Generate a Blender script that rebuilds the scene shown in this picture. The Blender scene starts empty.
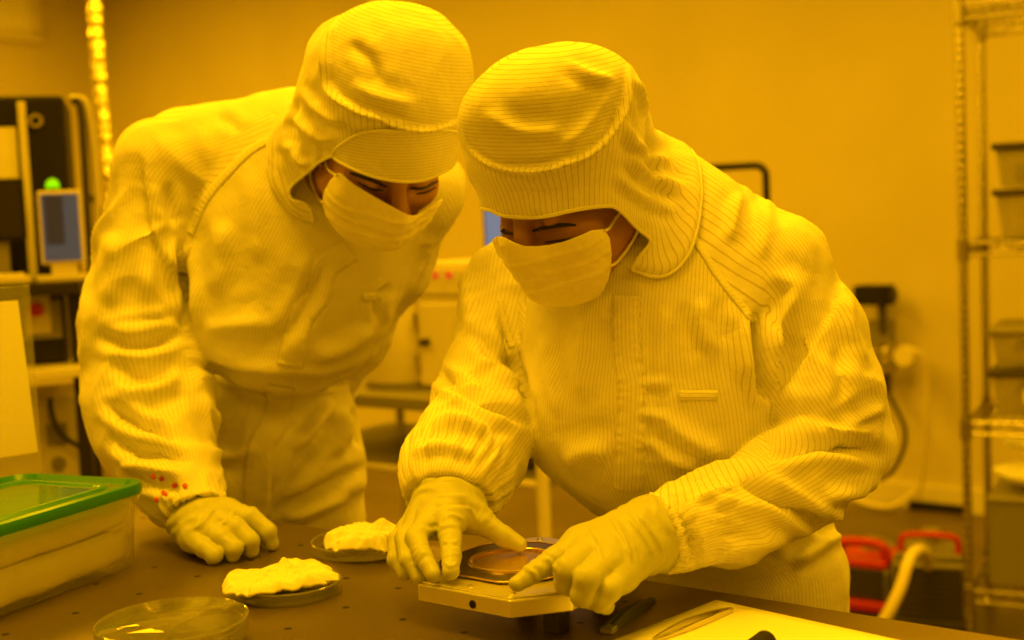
import bpy, bmesh, math, random, sys
import numpy as np
from mathutils import Matrix, Vector
from mathutils.bvhtree import BVHTree

SC = bpy.context.scene
COL = SC.collection
rng = np.random.default_rng(7)
random.seed(7)
PI = math.pi

# ------------------------------------------------------------------ camera
FPX = 1300.0
CAM_Z = 1.31
PITCH = math.atan(100.0 / FPX)
ROLL = math.radians(2.5)
_f = np.array([0, math.cos(PITCH), -math.sin(PITCH)])
_r0 = np.array([1.0, 0, 0])
_u0 = np.array([0, math.sin(PITCH), math.cos(PITCH)])
_r = _r0 * math.cos(ROLL) - _u0 * math.sin(ROLL)
_u = _u0 * math.cos(ROLL) + _r0 * math.sin(ROLL)
CAM = np.array([0, 0, CAM_Z])
ROT = np.stack([_r, _u, _f], 1)          # view frame (right, up, depth) -> world


def to_world(p):
    return np.asarray(p, float) @ ROT.T + CAM


def to_view(p):
    return (np.asarray(p, float) - CAM) @ ROT


def J(u, v, d):
    """a point of the room seen in direction (u, v) at distance d, in the working frame"""
    return np.array([(u - 512) / FPX * d, (320 - v) / FPX * d, d])


def JW(u, v, d):
    return to_world(J(u, v, d))


def on_z(u, v, z):
    """the point of the horizontal plane at height z seen in direction (u, v)"""
    r = to_world(J(u, v, 1.0)) - CAM
    return CAM + r * ((z - CAM_Z) / r[2])


def RP(px, d):
    return px * d / FPX


UPV = ROT.T @ np.array([0, 0, 1.0])      # world up in the working frame


def nrm(a):
    a = np.asarray(a, float)
    return a / np.linalg.norm(a)


# ------------------------------------------------------------------ noise
_perm = rng.permutation(512)
_perm = np.concatenate([_perm, _perm, _perm])
_grad = rng.normal(size=(512, 3))
_grad /= np.linalg.norm(_grad, axis=1)[:, None]


def noise3(P):
    P = np.asarray(P, float)
    i = np.floor(P).astype(int)
    f = P - i
    w = f * f * f * (f * (f * 6 - 15) + 10)
    i &= 511
    out = 0
    for dx in (0, 1):
        for dy in (0, 1):
            for dz in (0, 1):
                h = _perm[_perm[_perm[(i[:, 0] + dx) & 511] + ((i[:, 1] + dy) & 511)] + ((i[:, 2] + dz) & 511)]
                g = _grad[h % 512]
                v = (g * (f - np.array([dx, dy, dz]))).sum(1)
                wx = w[:, 0] if dx else 1 - w[:, 0]
                wy = w[:, 1] if dy else 1 - w[:, 1]
                wz = w[:, 2] if dz else 1 - w[:, 2]
                out = out + v * wx * wy * wz
    return out * 1.6


def ridged(P):
    return 1 - 2 * np.abs(noise3(P))


# ------------------------------------------------------------------ distance shapes
def sm(a, b, k):
    h = np.maximum(k - np.abs(a - b), 0) / k
    return np.minimum(a, b) - h * h * k * 0.25


def smax(a, b, k):
    return -sm(-a, -b, k)


def rc(P, a, b, ra, rb, flat=None, s=1.0):
    """tapered capsule; flat = direction in which it is squeezed by s"""
    ab = b - a
    t = np.clip(((P - a) @ ab) / max(ab @ ab, 1e-12), 0, 1)
    q = P - a - t[:, None] * ab
    r = ra + (rb - ra) * t
    L = np.sqrt((q * q).sum(1)) + 1e-9
    if flat is None:
        return L - r
    n = flat
    q2 = q + n * ((q @ n) * (1 / s - 1))[:, None]
    L2 = np.sqrt((q2 * q2).sum(1)) + 1e-9
    return (L2 - r) * (L / L2)


def ell(P, c, ax, rad):
    """ellipsoid; ax rows = axes"""
    q = (P - c) @ np.asarray(ax).T
    L = np.sqrt((q * q).sum(1)) + 1e-9
    k = np.sqrt(((q / rad) ** 2).sum(1)) + 1e-9
    return L * (1 - 1 / k)


def sph(P, c, r):
    return np.sqrt(((P - c) ** 2).sum(1)) - r


def chain(P, pts, k=0.02, flat=None, s=1.0):
    """pts: [(xyz, r), ...]"""
    d = None
    for (a, ra), (b, rb) in zip(pts[:-1], pts[1:]):
        x = rc(P, a, b, ra, rb, flat, s)
        d = x if d is None else sm(d, x, k)
    return d


# ------------------------------------------------------------------ meshing a distance field
VS = 1.0                 # mesh fineness


def surface(f, lo, hi, h, project=2):
    h = h * VS
    lo = np.asarray(lo, float)
    hi = np.asarray(hi, float)
    K = 4
    H = h * K
    nc = np.ceil((hi - lo) / H).astype(int)
    cx = [lo[i] + (np.arange(nc[i]) + .5) * H for i in range(3)]
    G = np.stack(np.meshgrid(*cx, indexing='ij'), -1).reshape(-1, 3)
    dc = np.concatenate([f(g) for g in np.array_split(G, max(1, len(G) // 400000))]).reshape(nc)
    act = np.abs(dc) < H * 1.35
    n = nc * K
    full = np.repeat(np.repeat(np.repeat(dc.astype(np.float32), K, 0), K, 1), K, 2)
    m = np.repeat(np.repeat(np.repeat(act, K, 0), K, 1), K, 2)
    idx = np.argwhere(m)
    vals = np.empty(len(idx), np.float32)
    CH = 400000
    for s in range(0, len(idx), CH):
        vals[s:s + CH] = f(lo + (idx[s:s + CH] + .5) * h)
    full[m] = vals
    del G, m
    ins = full < 0
    c = np.zeros(np.array(full.shape) - 1, np.int8)
    for dx in (0, 1):
        for dy in (0, 1):
            for dz in (0, 1):
                c += ins[dx:n[0] - 1 + dx, dy:n[1] - 1 + dy, dz:n[2] - 1 + dz]
    cell = np.argwhere((c > 0) & (c < 8))
    vid = np.full(c.shape, -1, np.int64)
    vid[cell[:, 0], cell[:, 1], cell[:, 2]] = np.arange(len(cell))
    acc = np.zeros((len(cell), 3))
    cnt = np.zeros(len(cell))
    corners = np.array([(x, y, z) for x in (0, 1) for y in (0, 1) for z in (0, 1)])
    for a in range(8):
        for b in range(a + 1, 8):
            if np.abs(corners[a] - corners[b]).sum() != 1:
                continue
            ia = cell + corners[a]
            ib = cell + corners[b]
            va = full[ia[:, 0], ia[:, 1], ia[:, 2]]
            vb = full[ib[:, 0], ib[:, 1], ib[:, 2]]
            x = (va < 0) != (vb < 0)
            t = np.where(x, va / np.where(x, va - vb, 1), 0)
            acc += np.where(x[:, None], corners[a] + (corners[b] - corners[a]) * t[:, None], 0)
            cnt += x
    V = lo + (cell + .5 + acc / cnt[:, None]) * h
    quads = []
    for ax in range(3):
        o1, o2 = [(1, 2), (2, 0), (0, 1)][ax]
        sl0 = [slice(None)] * 3
        sl1 = [slice(None)] * 3
        sl0[ax] = slice(0, -1)
        sl1[ax] = slice(1, None)
        A = ins[tuple(sl0)]
        B = ins[tuple(sl1)]
        e = np.argwhere(A != B)
        ok = (e[:, o1] > 0) & (e[:, o2] > 0) & (e[:, o1] < n[o1] - 1) & (e[:, o2] < n[o2] - 1)
        e = e[ok]
        fl = A[e[:, 0], e[:, 1], e[:, 2]]
        q = []
        for (d1, d2) in ((-1, -1), (0, -1), (0, 0), (-1, 0)):
            w = e.copy()
            w[:, o1] += d1
            w[:, o2] += d2
            q.append(vid[w[:, 0], w[:, 1], w[:, 2]])
        q = np.stack(q, 1)
        q = np.where(fl[:, None], q, q[:, ::-1])
        quads.append(q)
    Q = np.concatenate(quads)
    for _ in range(project):
        d0, g = grad(f, V, h * .4)
        gg = (g * g).sum(1) + 1e-9
        st = np.clip(d0 / np.sqrt(gg), -h * .7, h * .7)
        V = V - g * (st / np.sqrt(gg))[:, None]
    n0 = vnormals(V, Q)
    _, g = grad(f, V, h * .4)
    if (n0 * g).sum() < 0:
        Q = Q[:, ::-1]
    return V, Q


def grad(f, V, e):
    d0 = f(V)
    g = np.empty_like(V)
    for i in range(3):
        w = V.copy()
        w[:, i] += e
        g[:, i] = (f(w) - d0) / e
    return d0, g


def vnormals(V, Q):
    n = np.zeros_like(V)
    a = np.cross(V[Q[:, 2]] - V[Q[:, 0]], V[Q[:, 3 % Q.shape[1]]] - V[Q[:, 1]]) if Q.shape[1] == 4 else np.cross(V[Q[:, 1]] - V[Q[:, 0]], V[Q[:, 2]] - V[Q[:, 0]])
    for j in range(Q.shape[1]):
        np.add.at(n, Q[:, j], a)
    return n / (np.linalg.norm(n, axis=1)[:, None] + 1e-12)


def px_of(V):
    return np.stack([512 + V[:, 0] / V[:, 2] * FPX, 320 - V[:, 1] / V[:, 2] * FPX], 1)


def poly_dist(uv, pts):
    """distance of uv to a polyline and the running parameter 0..1"""
    pts = np.asarray(pts, float)
    seg = np.linalg.norm(np.diff(pts, axis=0), axis=1)
    tot = seg.sum()
    best = np.full(len(uv), 1e9)
    par = np.zeros(len(uv))
    side = np.zeros(len(uv))
    s0 = 0
    for a, b, L in zip(pts[:-1], pts[1:], seg):
        ab = b - a
        t = np.clip((uv - a) @ ab / (ab @ ab), 0, 1)
        q = uv - a - t[:, None] * ab
        d = np.sqrt((q * q).sum(1))
        m = d < best
        best = np.where(m, d, best)
        par = np.where(m, (s0 + t * L) / tot, par)
        side = np.where(m, np.sign(ab[0] * q[:, 1] - ab[1] * q[:, 0]), side)
        s0 += L
    return best, par, side


def poly_sd(uv, pts):
    """signed distance to a closed polygon, positive inside"""
    pts = np.asarray(pts, float)
    n = len(pts)
    d, _, _ = poly_dist(uv, np.vstack([pts, pts[:1]]))
    ins = np.zeros(len(uv), bool)
    x, y = uv[:, 0], uv[:, 1]
    for i in range(n):
        x1, y1 = pts[i]
        x2, y2 = pts[(i + 1) % n]
        if y1 == y2:
            continue
        c = ((y1 > y) != (y2 > y)) & (x < (x2 - x1) * (y - y1) / (y2 - y1) + x1)
        ins ^= c
    return np.where(ins, d, -d)


def smooth_poly(pts, n=6, closed=False):
    """Catmull-Rom through pts"""
    p = np.asarray(pts, float)
    if closed:
        q = np.vstack([p[-1:], p, p[:2]])
    else:
        q = np.vstack([2 * p[0] - p[1], p, 2 * p[-1] - p[-2]])
    out = []
    for i in range(1, len(q) - 2):
        for t in np.linspace(0, 1, n, endpoint=False):
            a, b, c, d = q[i - 1], q[i], q[i + 1], q[i + 2]
            out.append(.5 * (2 * b + (c - a) * t + (2 * a - 5 * b + 4 * c - d) * t * t + (3 * b - a - 3 * c + d) * t ** 3))
    if not closed:
        out.append(q[-2])
    return np.array(out)


def clip_mesh(V, faces, s):
    """keep the part of the mesh where s > 0"""
    V = [tuple(x) for x in V]
    s = np.asarray(s)
    F = np.asarray(faces)
    pos = s[F] > 0
    allp = pos.all(1)
    mix = pos.any(1) & ~allp
    out = [tuple(q) for q in F[allp]]
    cache = {}

    def cut(a, b):
        k = (a, b) if a < b else (b, a)
        if k not in cache:
            t = s[k[0]] / (s[k[0]] - s[k[1]])
            t = min(max(t, .02), .98)
            A = np.array(V[k[0]])
            B = np.array(V[k[1]])
            V.append(tuple(A + (B - A) * t))
            cache[k] = len(V) - 1
        return cache[k]
    for q in F[mix]:
        r = []
        m = len(q)
        for i in range(m):
            a, b = int(q[i]), int(q[(i + 1) % m])
            if s[a] > 0:
                r.append(a)
            if (s[a] > 0) != (s[b] > 0):
                r.append(cut(a, b))
        if len(r) >= 3:
            out.append(tuple(r))
    used = sorted({i for f in out for i in f})
    mp = {o: i for i, o in enumerate(used)}
    return np.array([V[i] for i in used]), [tuple(mp[i] for i in f) for f in out]


def drop_small(V, faces, keep=0.02):
    """drop loose scraps with fewer than keep of the faces"""
    n = len(V)
    par = np.arange(n)
    E = np.array([(f[i], f[(i + 1) % len(f)]) for f in faces for i in range(len(f))])
    for _ in range(200):
        m = np.minimum(par[E[:, 0]], par[E[:, 1]])
        new = par.copy()
        np.minimum.at(new, E[:, 0], m)
        np.minimum.at(new, E[:, 1], m)
        new = new[new]
        if (new == par).all():
            break
        par = new
    lab = np.array([par[f[0]] for f in faces])
    u, c = np.unique(lab, return_counts=True)
    good = set(u[c >= keep * len(faces)])
    fs = [f for f, l in zip(faces, lab) if l in good]
    used = sorted({i for f in fs for i in f})
    mp = {o: i for i, o in enumerate(used)}
    return V[used], [tuple(mp[i] for i in f) for f in fs]


def boundary_loops(faces):
    from collections import defaultdict
    cnt = defaultdict(int)
    for f in faces:
        for i in range(len(f)):
            a, b = f[i], f[(i + 1) % len(f)]
            cnt[(min(a, b), max(a, b))] += 1
    nb = defaultdict(list)
    for (a, b), c in cnt.items():
        if c == 1:
            nb[a].append(b)
            nb[b].append(a)
    seen = set()
    loops = []
    for s0 in list(nb):
        if s0 in seen:
            continue
        loop = [s0]
        seen.add(s0)
        cur = s0
        while True:
            nx = [x for x in nb[cur] if x not in seen]
            if not nx:
                break
            cur = nx[0]
            seen.add(cur)
            loop.append(cur)
        loops.append(loop)
    return loops


# ------------------------------------------------------------------ Blender objects
def new_mesh(name, V, F, mat, parent=None, smooth=True, world=True, origin=None):
    """V in the working frame unless world=True"""
    V = np.asarray(V, float)
    me = bpy.data.meshes.new(name)
    o = bpy.data.objects.new(name, me)
    COL.objects.link(o)
    base = np.zeros(3)
    if parent is not None:
        o.parent = parent
        base = np.array(root_loc(parent))
    elif origin is not None:
        base = np.asarray(origin, float)
        o.location = base
    else:
        base = np.array([V[:, 0].mean(), V[:, 1].mean(), V[:, 2].min()])
        o.location = base
    me.from_pydata([tuple(x) for x in (V - base)], [], [tuple(int(i) for i in f) for f in F])
    if smooth:
        me.polygons.foreach_set('use_smooth', [True] * len(me.polygons))
    me.materials.append(mat)
    me.update()
    return o


def root_loc(o):
    x = np.zeros(3)
    while o is not None:
        x = x + np.array(o.location)
        o = o.parent
    return x


def tag(o, label, cat, group=None, kind=None):
    if label:
        o['label'] = label
    if cat:
        o['category'] = cat
    if group:
        o['group'] = group
    if kind:
        o['kind'] = kind
    return o


def thing(name, loc, label, cat, group=None):
    o = bpy.data.objects.new(name, None)
    o.empty_display_size = .05
    COL.objects.link(o)
    o.location = loc
    return tag(o, label, cat, group)


def copy_thing(root, loc, label=None, name=None):
    r = root.copy()
    COL.objects.link(r)
    r.location = loc
    if label:
        r['label'] = label
    for ch in list(root.children):
        c = ch.copy()
        COL.objects.link(c)
        c.parent = r
        for g in list(ch.children):
            e = g.copy()
            COL.objects.link(e)
            e.parent = c
    return r


class MB:
    """collects simple solids, then links them as one mesh (world coordinates)"""

    def __init__(self, M=None):
        self.V = []
        self.F = []
        self.M = M          # 4x4 applied to what is added

    def add(self, V, F):
        V = np.asarray(V, float)
        if self.M is not None:
            V = V @ self.M[:3, :3].T + self.M[:3, 3]
        b = sum(len(x) for x in self.V)
        self.V.append(V)
        self.F += [tuple(i + b for i in f) for f in F]
        return self

    def box(self, c, s, bev=0.0, M=None):
        """centre, full sizes, bevel"""
        c = np.asarray(c, float)
        hx = np.asarray(s, float) / 2
        b = min(bev, hx.min() * .95)
        if b <= 0:
            V = np.array([(x, y, z) for x in (-1, 1) for y in (-1, 1) for z in (-1, 1)]) * hx
            F = [(0, 1, 3, 2), (4, 6, 7, 5), (0, 4, 5, 1), (2, 3, 7, 6), (0, 2, 6, 4), (1, 5, 7, 3)]
        else:
            bm = bmesh.new()
            bmesh.ops.create_cube(bm, size=1)
            for v in bm.verts:
                v.co = Vector((v.co.x * hx[0] * 2, v.co.y * hx[1] * 2, v.co.z * hx[2] * 2))
            bmesh.ops.bevel(bm, geom=bm.edges[:], offset=b, segments=3, profile=.5, affect='EDGES')
            bm.verts.index_update()
            V = np.array([v.co[:] for v in bm.verts])
            F = [tuple(v.index for v in f.verts) for f in bm.faces]
            bm.free()
        if M is not None:
            V = V @ np.asarray(M).T
        return self.add(V + c, F)

    def tube(self, pts, r, n=12, cap=True, closed=False):
        pts = np.asarray(pts, float)
        m = len(pts)
        rr = np.full(m, r) if np.isscalar(r) else np.asarray(r, float)
        T = np.zeros_like(pts)
        for i in range(m):
            a = pts[(i - 1) % m] if closed else pts[max(i - 1, 0)]
            b = pts[(i + 1) % m] if closed else pts[min(i + 1, m - 1)]
            T[i] = nrm(b - a + 1e-12)
        n0 = np.array([0, 0, 1.0]) if abs(T[0][2]) < .9 else np.array([1.0, 0, 0])
        N = nrm(n0 - T[0] * (n0 @ T[0]))
        V = []
        for i in range(m):
            N = nrm(N - T[i] * (N @ T[i]))
            B = np.cross(T[i], N)
            for j in range(n):
                a = 2 * PI * j / n
                V.append(pts[i] + rr[i] * (math.cos(a) * N + math.sin(a) * B))
        F = []
        for i in range(m if closed else m - 1):
            for j in range(n):
                a, b = i * n + j, i * n + (j + 1) % n
                i2 = (i + 1) % m
                F.append((a, b, i2 * n + (j + 1) % n, i2 * n + j))
        if cap and not closed:
            F.append(tuple(range(n))[::-1])
            F.append(tuple((m - 1) * n + j for j in range(n)))
        return self.add(V, F)

    def cyl(self, a, b, r, r2=None, n=24):
        return self.tube([a, b], [r, r if r2 is None else r2], n)

    def lathe(self, c, prof, n=48, axis=None, closed=False):
        """prof [(r, z)], around +z of c or the given 3x3 frame (rows x,y,z)"""
        c = np.asarray(c, float)
        A = np.eye(3) if axis is None else np.asarray(axis)
        V = []
        for (r, z) in prof:
            for j in range(n):
                a = 2 * PI * j / n
                V.append(c + r * math.cos(a) * A[0] + r * math.sin(a) * A[1] + z * A[2])
        F = []
        m = len(prof)
        for i in range(m if closed else m - 1):
            for j in range(n):
                i2 = (i + 1) % m
                F.append((i * n + j, i * n + (j + 1) % n, i2 * n + (j + 1) % n, i2 * n + j))
        if not closed:
            if prof[0][0] > 1e-6:
                F.append(tuple(range(n))[::-1])
            if prof[-1][0] > 1e-6:
                F.append(tuple((m - 1) * n + j for j in range(n)))
        return self.add(V, F)

    def prism(self, poly, z0, z1, bev=0):
        """poly [(x, y)] counter-clockwise"""
        n = len(poly)
        V = [(x, y, z0) for x, y in poly] + [(x, y, z1) for x, y in poly]
        F = [tuple(range(n))[::-1], tuple(range(n, 2 * n))]
        for i in range(n):
            j = (i + 1) % n
            F.append((i, j, n + j, n + i))
        return self.add(V, F)

    def build(self, name, mat, parent=None, smooth=False, bevel=0, origin=None, auto=True):
        V = np.concatenate(self.V)
        o = new_mesh(name, V, self.F, mat, parent, smooth=smooth, origin=origin)
        if smooth and auto:
            me = o.data
            bm = bmesh.new()
            bm.from_mesh(me)
            for e in bm.edges:
                if len(e.link_faces) == 2 and e.calc_face_angle(0) > .7:
                    e.smooth = False
            bm.to_mesh(me)
            bm.free()
        if bevel:
            md = o.modifiers.new('bevel', 'BEVEL')
            md.width = bevel
            md.segments = 2
            md.limit_method = 'ANGLE'
        return o


def view_mesh(name, V, F, mat, parent=None, **kw):
    """V in the (left-handed) working frame; returns the object and the faces as stored"""
    F = [tuple(int(i) for i in f)[::-1] for f in F]
    return new_mesh(name, to_world(V), F, mat, parent, **kw), F


# ------------------------------------------------------------------ materials
def mat(name, col, rough=.5, metal=0.0, **kw):
    m = bpy.data.materials.new(name)
    m.use_nodes = True
    nt = m.node_tree
    b = nt.nodes['Principled BSDF']
    b.inputs['Base Color'].default_value = (*col, 1)
    b.inputs['Roughness'].default_value = rough
    b.inputs['Metallic'].default_value = metal
    for k, v in kw.items():
        b.inputs[k.replace('_', ' ')].default_value = v
    return m


def nd(m, kind, **kw):
    n = m.node_tree.nodes.new(kind)
    for k, v in kw.items():
        setattr(n, k, v)
    return n


def lk(m, a, b):
    m.node_tree.links.new(a, b)


def add_bump(m, scale, strength, dist=.002, detail=4, coord='Object'):
    tc = nd(m, 'ShaderNodeTexCoord')
    nz = nd(m, 'ShaderNodeTexNoise')
    nz.inputs['Scale'].default_value = scale
    nz.inputs['Detail'].default_value = detail
    bp = nd(m, 'ShaderNodeBump')
    bp.inputs['Strength'].default_value = strength
    bp.inputs['Distance'].default_value = dist
    lk(m, tc.outputs[coord], nz.inputs['Vector'])
    lk(m, nz.outputs['Fac'], bp.inputs['Height'])
    lk(m, bp.outputs['Normal'], m.node_tree.nodes['Principled BSDF'].inputs['Normal'])
    return m


def vary(m, col1, col2, scale, detail=4, lo=.35, hi=.65):
    tc = nd(m, 'ShaderNodeTexCoord')
    nz = nd(m, 'ShaderNodeTexNoise')
    nz.inputs['Scale'].default_value = scale
    nz.inputs['Detail'].default_value = detail
    rp = nd(m, 'ShaderNodeValToRGB')
    rp.color_ramp.elements[0].position = lo
    rp.color_ramp.elements[1].position = hi
    rp.color_ramp.elements[0].color = (*col1, 1)
    rp.color_ramp.elements[1].color = (*col2, 1)
    lk(m, tc.outputs['Object'], nz.inputs['Vector'])
    lk(m, nz.outputs['Fac'], rp.inputs['Fac'])
    lk(m, rp.outputs['Color'], m.node_tree.nodes['Principled BSDF'].inputs['Base Color'])
    return m


def fabric_mat(name, base, line, spacing=.0052, width=.17):
    """white cloth with the fine dark conductive threads woven in; U of the UV map runs across the threads in metres"""
    m = mat(name, base, .72)
    b = m.node_tree.nodes['Principled BSDF']
    b.inputs['Sheen Weight'].default_value = .15
    uv = nd(m, 'ShaderNodeUVMap')
    uv.uv_map = 'UVMap'
    sp = nd(m, 'ShaderNodeSeparateXYZ')
    lk(m, uv.outputs['UV'], sp.inputs[0])
    dv = nd(m, 'ShaderNodeMath', operation='DIVIDE')
    dv.inputs[1].default_value = spacing
    lk(m, sp.outputs['X'], dv.inputs[0])
    fr = nd(m, 'ShaderNodeMath', operation='FRACT')
    lk(m, dv.outputs[0], fr.inputs[0])
    sb = nd(m, 'ShaderNodeMath', operation='SUBTRACT')
    sb.inputs[1].default_value = .5
    lk(m, fr.outputs[0], sb.inputs[0])
    ab = nd(m, 'ShaderNodeMath', operation='ABSOLUTE')
    lk(m, sb.outputs[0], ab.inputs[0])
    mr = nd(m, 'ShaderNodeMapRange')
    mr.inputs['From Min'].default_value = width * .35
    mr.inputs['From Max'].default_value = width
    mr.inputs['To Min'].default_value = 1
    mr.inputs['To Max'].default_value = 0
    lk(m, ab.outputs[0], mr.inputs['Value'])
    mx = nd(m, 'ShaderNodeMix', data_type='RGBA')
    mx.inputs[6].default_value = (*base, 1)
    mx.inputs[7].default_value = (*line, 1)
    lk(m, mr.outputs[0], mx.inputs[0])
    lk(m, mx.outputs[2], b.inputs['Base Color'])
    # fine crumple
    tc = nd(m, 'ShaderNodeTexCoord')
    n1 = nd(m, 'ShaderNodeTexNoise')
    n1.inputs['Scale'].default_value = 38
    n1.inputs['Detail'].default_value = 5
    n1.inputs['Distortion'].default_value = .6
    lk(m, tc.outputs['Object'], n1.inputs['Vector'])
    bp = nd(m, 'ShaderNodeBump')
    bp.inputs['Strength'].default_value = .35
    bp.inputs['Distance'].default_value = .006
    lk(m, n1.outputs['Fac'], bp.inputs['Height'])
    lk(m, bp.outputs['Normal'], b.inputs['Normal'])
    return m

# ------------------------------------------------------------------ shared materials
M = {}
M['suit'] = fabric_mat('white_antistatic_cloth', (.80, .78, .74), (.54, .50, .42), .0041, .12)
M['hood'] = M['suit']
M['hem'] = add_bump(mat('white_hem_cloth', (.80, .78, .74), .7), 300, .3, .001)
M['mask'] = add_bump(mat('white_nonwoven', (.84, .79, .68), .8), 160, .35, .0015)
M['glove'] = add_bump(mat('pale_green_latex', (.50, .51, .25), .45), 60, .25, .002)
M['skin'] = mat('brown_skin', (.42, .21, .12), .5)
M['skin'].node_tree.nodes['Principled BSDF'].inputs['Subsurface Weight'].default_value = .1
M['skin'].node_tree.nodes['Principled BSDF'].inputs['Subsurface Radius'].default_value = (.008, .003, .001)
M['hair'] = mat('black_hair', (.02, .015, .012), .6)
M['boot'] = add_bump(mat('white_boot', (.6, .6, .58), .6), 80, .3)
M['redspeck'] = mat('red_stitching', (.6, .08, .03), .7)


class Limb:
    """a chain of joints with radii; also gives cloth coordinates"""

    def __init__(self, pts, k=.03, flat=None, s=1.0, face=np.array([0, 0, -1.0]), rmean=None):
        self.pts = [(np.asarray(a, float), r) for a, r in pts]
        self.k, self.flat, self.s = k, flat, s
        self.skip = 0
        P = [a for a, _ in self.pts]
        self.T = [nrm(b - a) for a, b in zip(P[:-1], P[1:])]
        self.L = [np.linalg.norm(b - a) for a, b in zip(P[:-1], P[1:])]
        N = nrm(face - self.T[0] * (face @ self.T[0]))
        self.N = []
        for t in self.T:
            N = nrm(N - t * (N @ t))
            self.N.append(N)
        self.rm = rmean or float(np.mean([r for _, r in self.pts]))

    def d(self, P, grow=0.0, mul=1.0):
        pts = [(a, r * mul + grow) for a, r in self.pts]
        return chain(P, pts, self.k, self.flat, self.s)

    def coord(self, P):
        """(round, along) cloth coordinates; round is an angle"""
        cx = np.zeros(len(P))
        cy = np.zeros(len(P))
        al = np.zeros(len(P))
        wsum = np.zeros(len(P))
        acc = 0
        for i, ((a, ra), (b, rb)) in enumerate(zip(self.pts[:-1], self.pts[1:])):
            if i < self.skip:
                continue
            ab = b - a
            t = np.clip(((P - a) @ ab) / (ab @ ab), 0, 1)
            q = P - a - t[:, None] * ab
            dd = np.sqrt((q * q).sum(1)) - (ra + (rb - ra) * t)
            w = np.exp(-np.clip(dd, -.1, .3) / .035)
            B = np.cross(self.T[i], self.N[i])
            L = np.sqrt((q * q).sum(1)) + 1e-9
            cx += w * (q @ self.N[i]) / L
            cy += w * (q @ B) / L
            al += w * (acc + t * self.L[i])
            wsum += w
            acc += self.L[i]
        return np.arctan2(cy, cx), al / wsum


def set_uv(o, V, faces, pick, coords):
    """V in the working frame; pick(centres, normals) -> panel per face; coords[panel](pts) -> (angle, metres per radian, along) """
    cent = np.array([V[list(f)].mean(0) for f in faces])
    nor = np.array([np.cross(V[f[1]] - V[f[0]], V[f[2]] - V[f[0]]) for f in faces])
    pid = pick(cent, nor)
    me = o.data
    uvl = me.uv_layers.new(name='UVMap')
    nl = np.array([len(f) for f in faces])
    start = np.concatenate([[0], np.cumsum(nl)[:-1]])
    corner_v = np.concatenate([np.array(f) for f in faces])
    corner_f = np.repeat(np.arange(len(faces)), nl)
    U = np.zeros((len(corner_v), 2))
    for p in np.unique(pid):
        m = pid[corner_f] == p
        a, rm, al = coords[p](V[corner_v[m]])
        ac, _, _ = coords[p](cent)
        d = a - ac[corner_f[m]]
        if rm is not None:
            d = (d + PI) % (2 * PI) - PI
            U[m, 0] = (ac[corner_f[m]] + d) * rm
        else:
            U[m, 0] = a
        U[m, 1] = al
    uvl.data.foreach_set('uv', U.astype(np.float32).ravel())


FOLD = 1.8


def apply_folds(V, Q, folds, facing=True):
    """press folds and seams into the cloth: (pixel polyline, width px, height mm, dmin, dmax)"""
    V = V.copy()
    N = vnormals(V, Q)
    uv = px_of(V)
    vd = -V / np.linalg.norm(V, axis=1)[:, None]
    fc = np.clip(((N * vd).sum(1)) * 3 + .3, 0, 1)
    H = np.zeros(len(V))
    for fo in folds:
        pts, w, h = fo[:3]
        lo, hi = (fo[3], fo[4]) if len(fo) > 4 else (0, 9)
        flatp = fo[5] if len(fo) > 5 else None
        pts = smooth_poly(pts, 5) if len(pts) > 2 else np.asarray(pts, float)
        bb0 = pts.min(0) - 4 * w
        bb1 = pts.max(0) + 4 * w
        m = ((uv > bb0) & (uv < bb1)).all(1) & (V[:, 2] > lo) & (V[:, 2] < hi) & (fc > 0)
        if not m.any():
            continue
        d, t, sd = poly_dist(uv[m], pts)
        if flatp == 'flat':          # a raised band with square shoulders
            prof = 1 / (1 + np.exp((d - w) / 1.0))
            tap = 1
        elif flatp == 'edge':        # a step: cloth lies higher on one side, fading out
            prof = np.where(sd > 0, np.exp(-(d / (w * 3)) ** 2), np.exp(-(d / (w * .35)) ** 2))
            tap = np.clip(np.minimum(t, 1 - t) * 5, 0, 1)
        elif flatp == 'crease':      # a sharp valley between two puffed sides
            prof = np.exp(-(d / (w * .8)) ** 2) - .42 * np.exp(-((d - 1.9 * w) / w) ** 2)
            tap = np.clip(np.minimum(t, 1 - t) * 4, 0, 1)
            tap = -tap
        else:
            x = np.where(sd > 0, d / w, d / (w * .7))
            prof = np.exp(-x ** 2) - .35 * np.exp(-((d - 1.9 * w) / w) ** 2)
            tap = np.clip(np.minimum(t, 1 - t) * 4, 0, 1)
            tap = tap * tap * (3 - 2 * tap)
        H[m] += prof * tap * h * .001 * fc[m] * (1.0 if flatp == 'flat' else FOLD)
    return V + N * H[:, None]


def cuff_ribs(V, N, limb_end, axis, length, amp, n, phase=0):
    """elastic gathers round a sleeve end"""
    q = V - limb_end
    s = q @ axis
    r = q - s[:, None] * axis
    e1 = nrm(np.cross(axis, [0.3, 1, .2]))
    e2 = np.cross(axis, e1)
    th = np.arctan2(r @ e2, r @ e1)
    near = np.sqrt((r * r).sum(1)) < .085
    w = np.clip(1 - np.abs(s) / length, 0, 1) * near
    return np.where(w > 0, w * amp * np.cos(n * th + 2.2 * noise3(np.stack([th * 2, s * 30, s * 0 + phase], 1))), 0)


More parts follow.
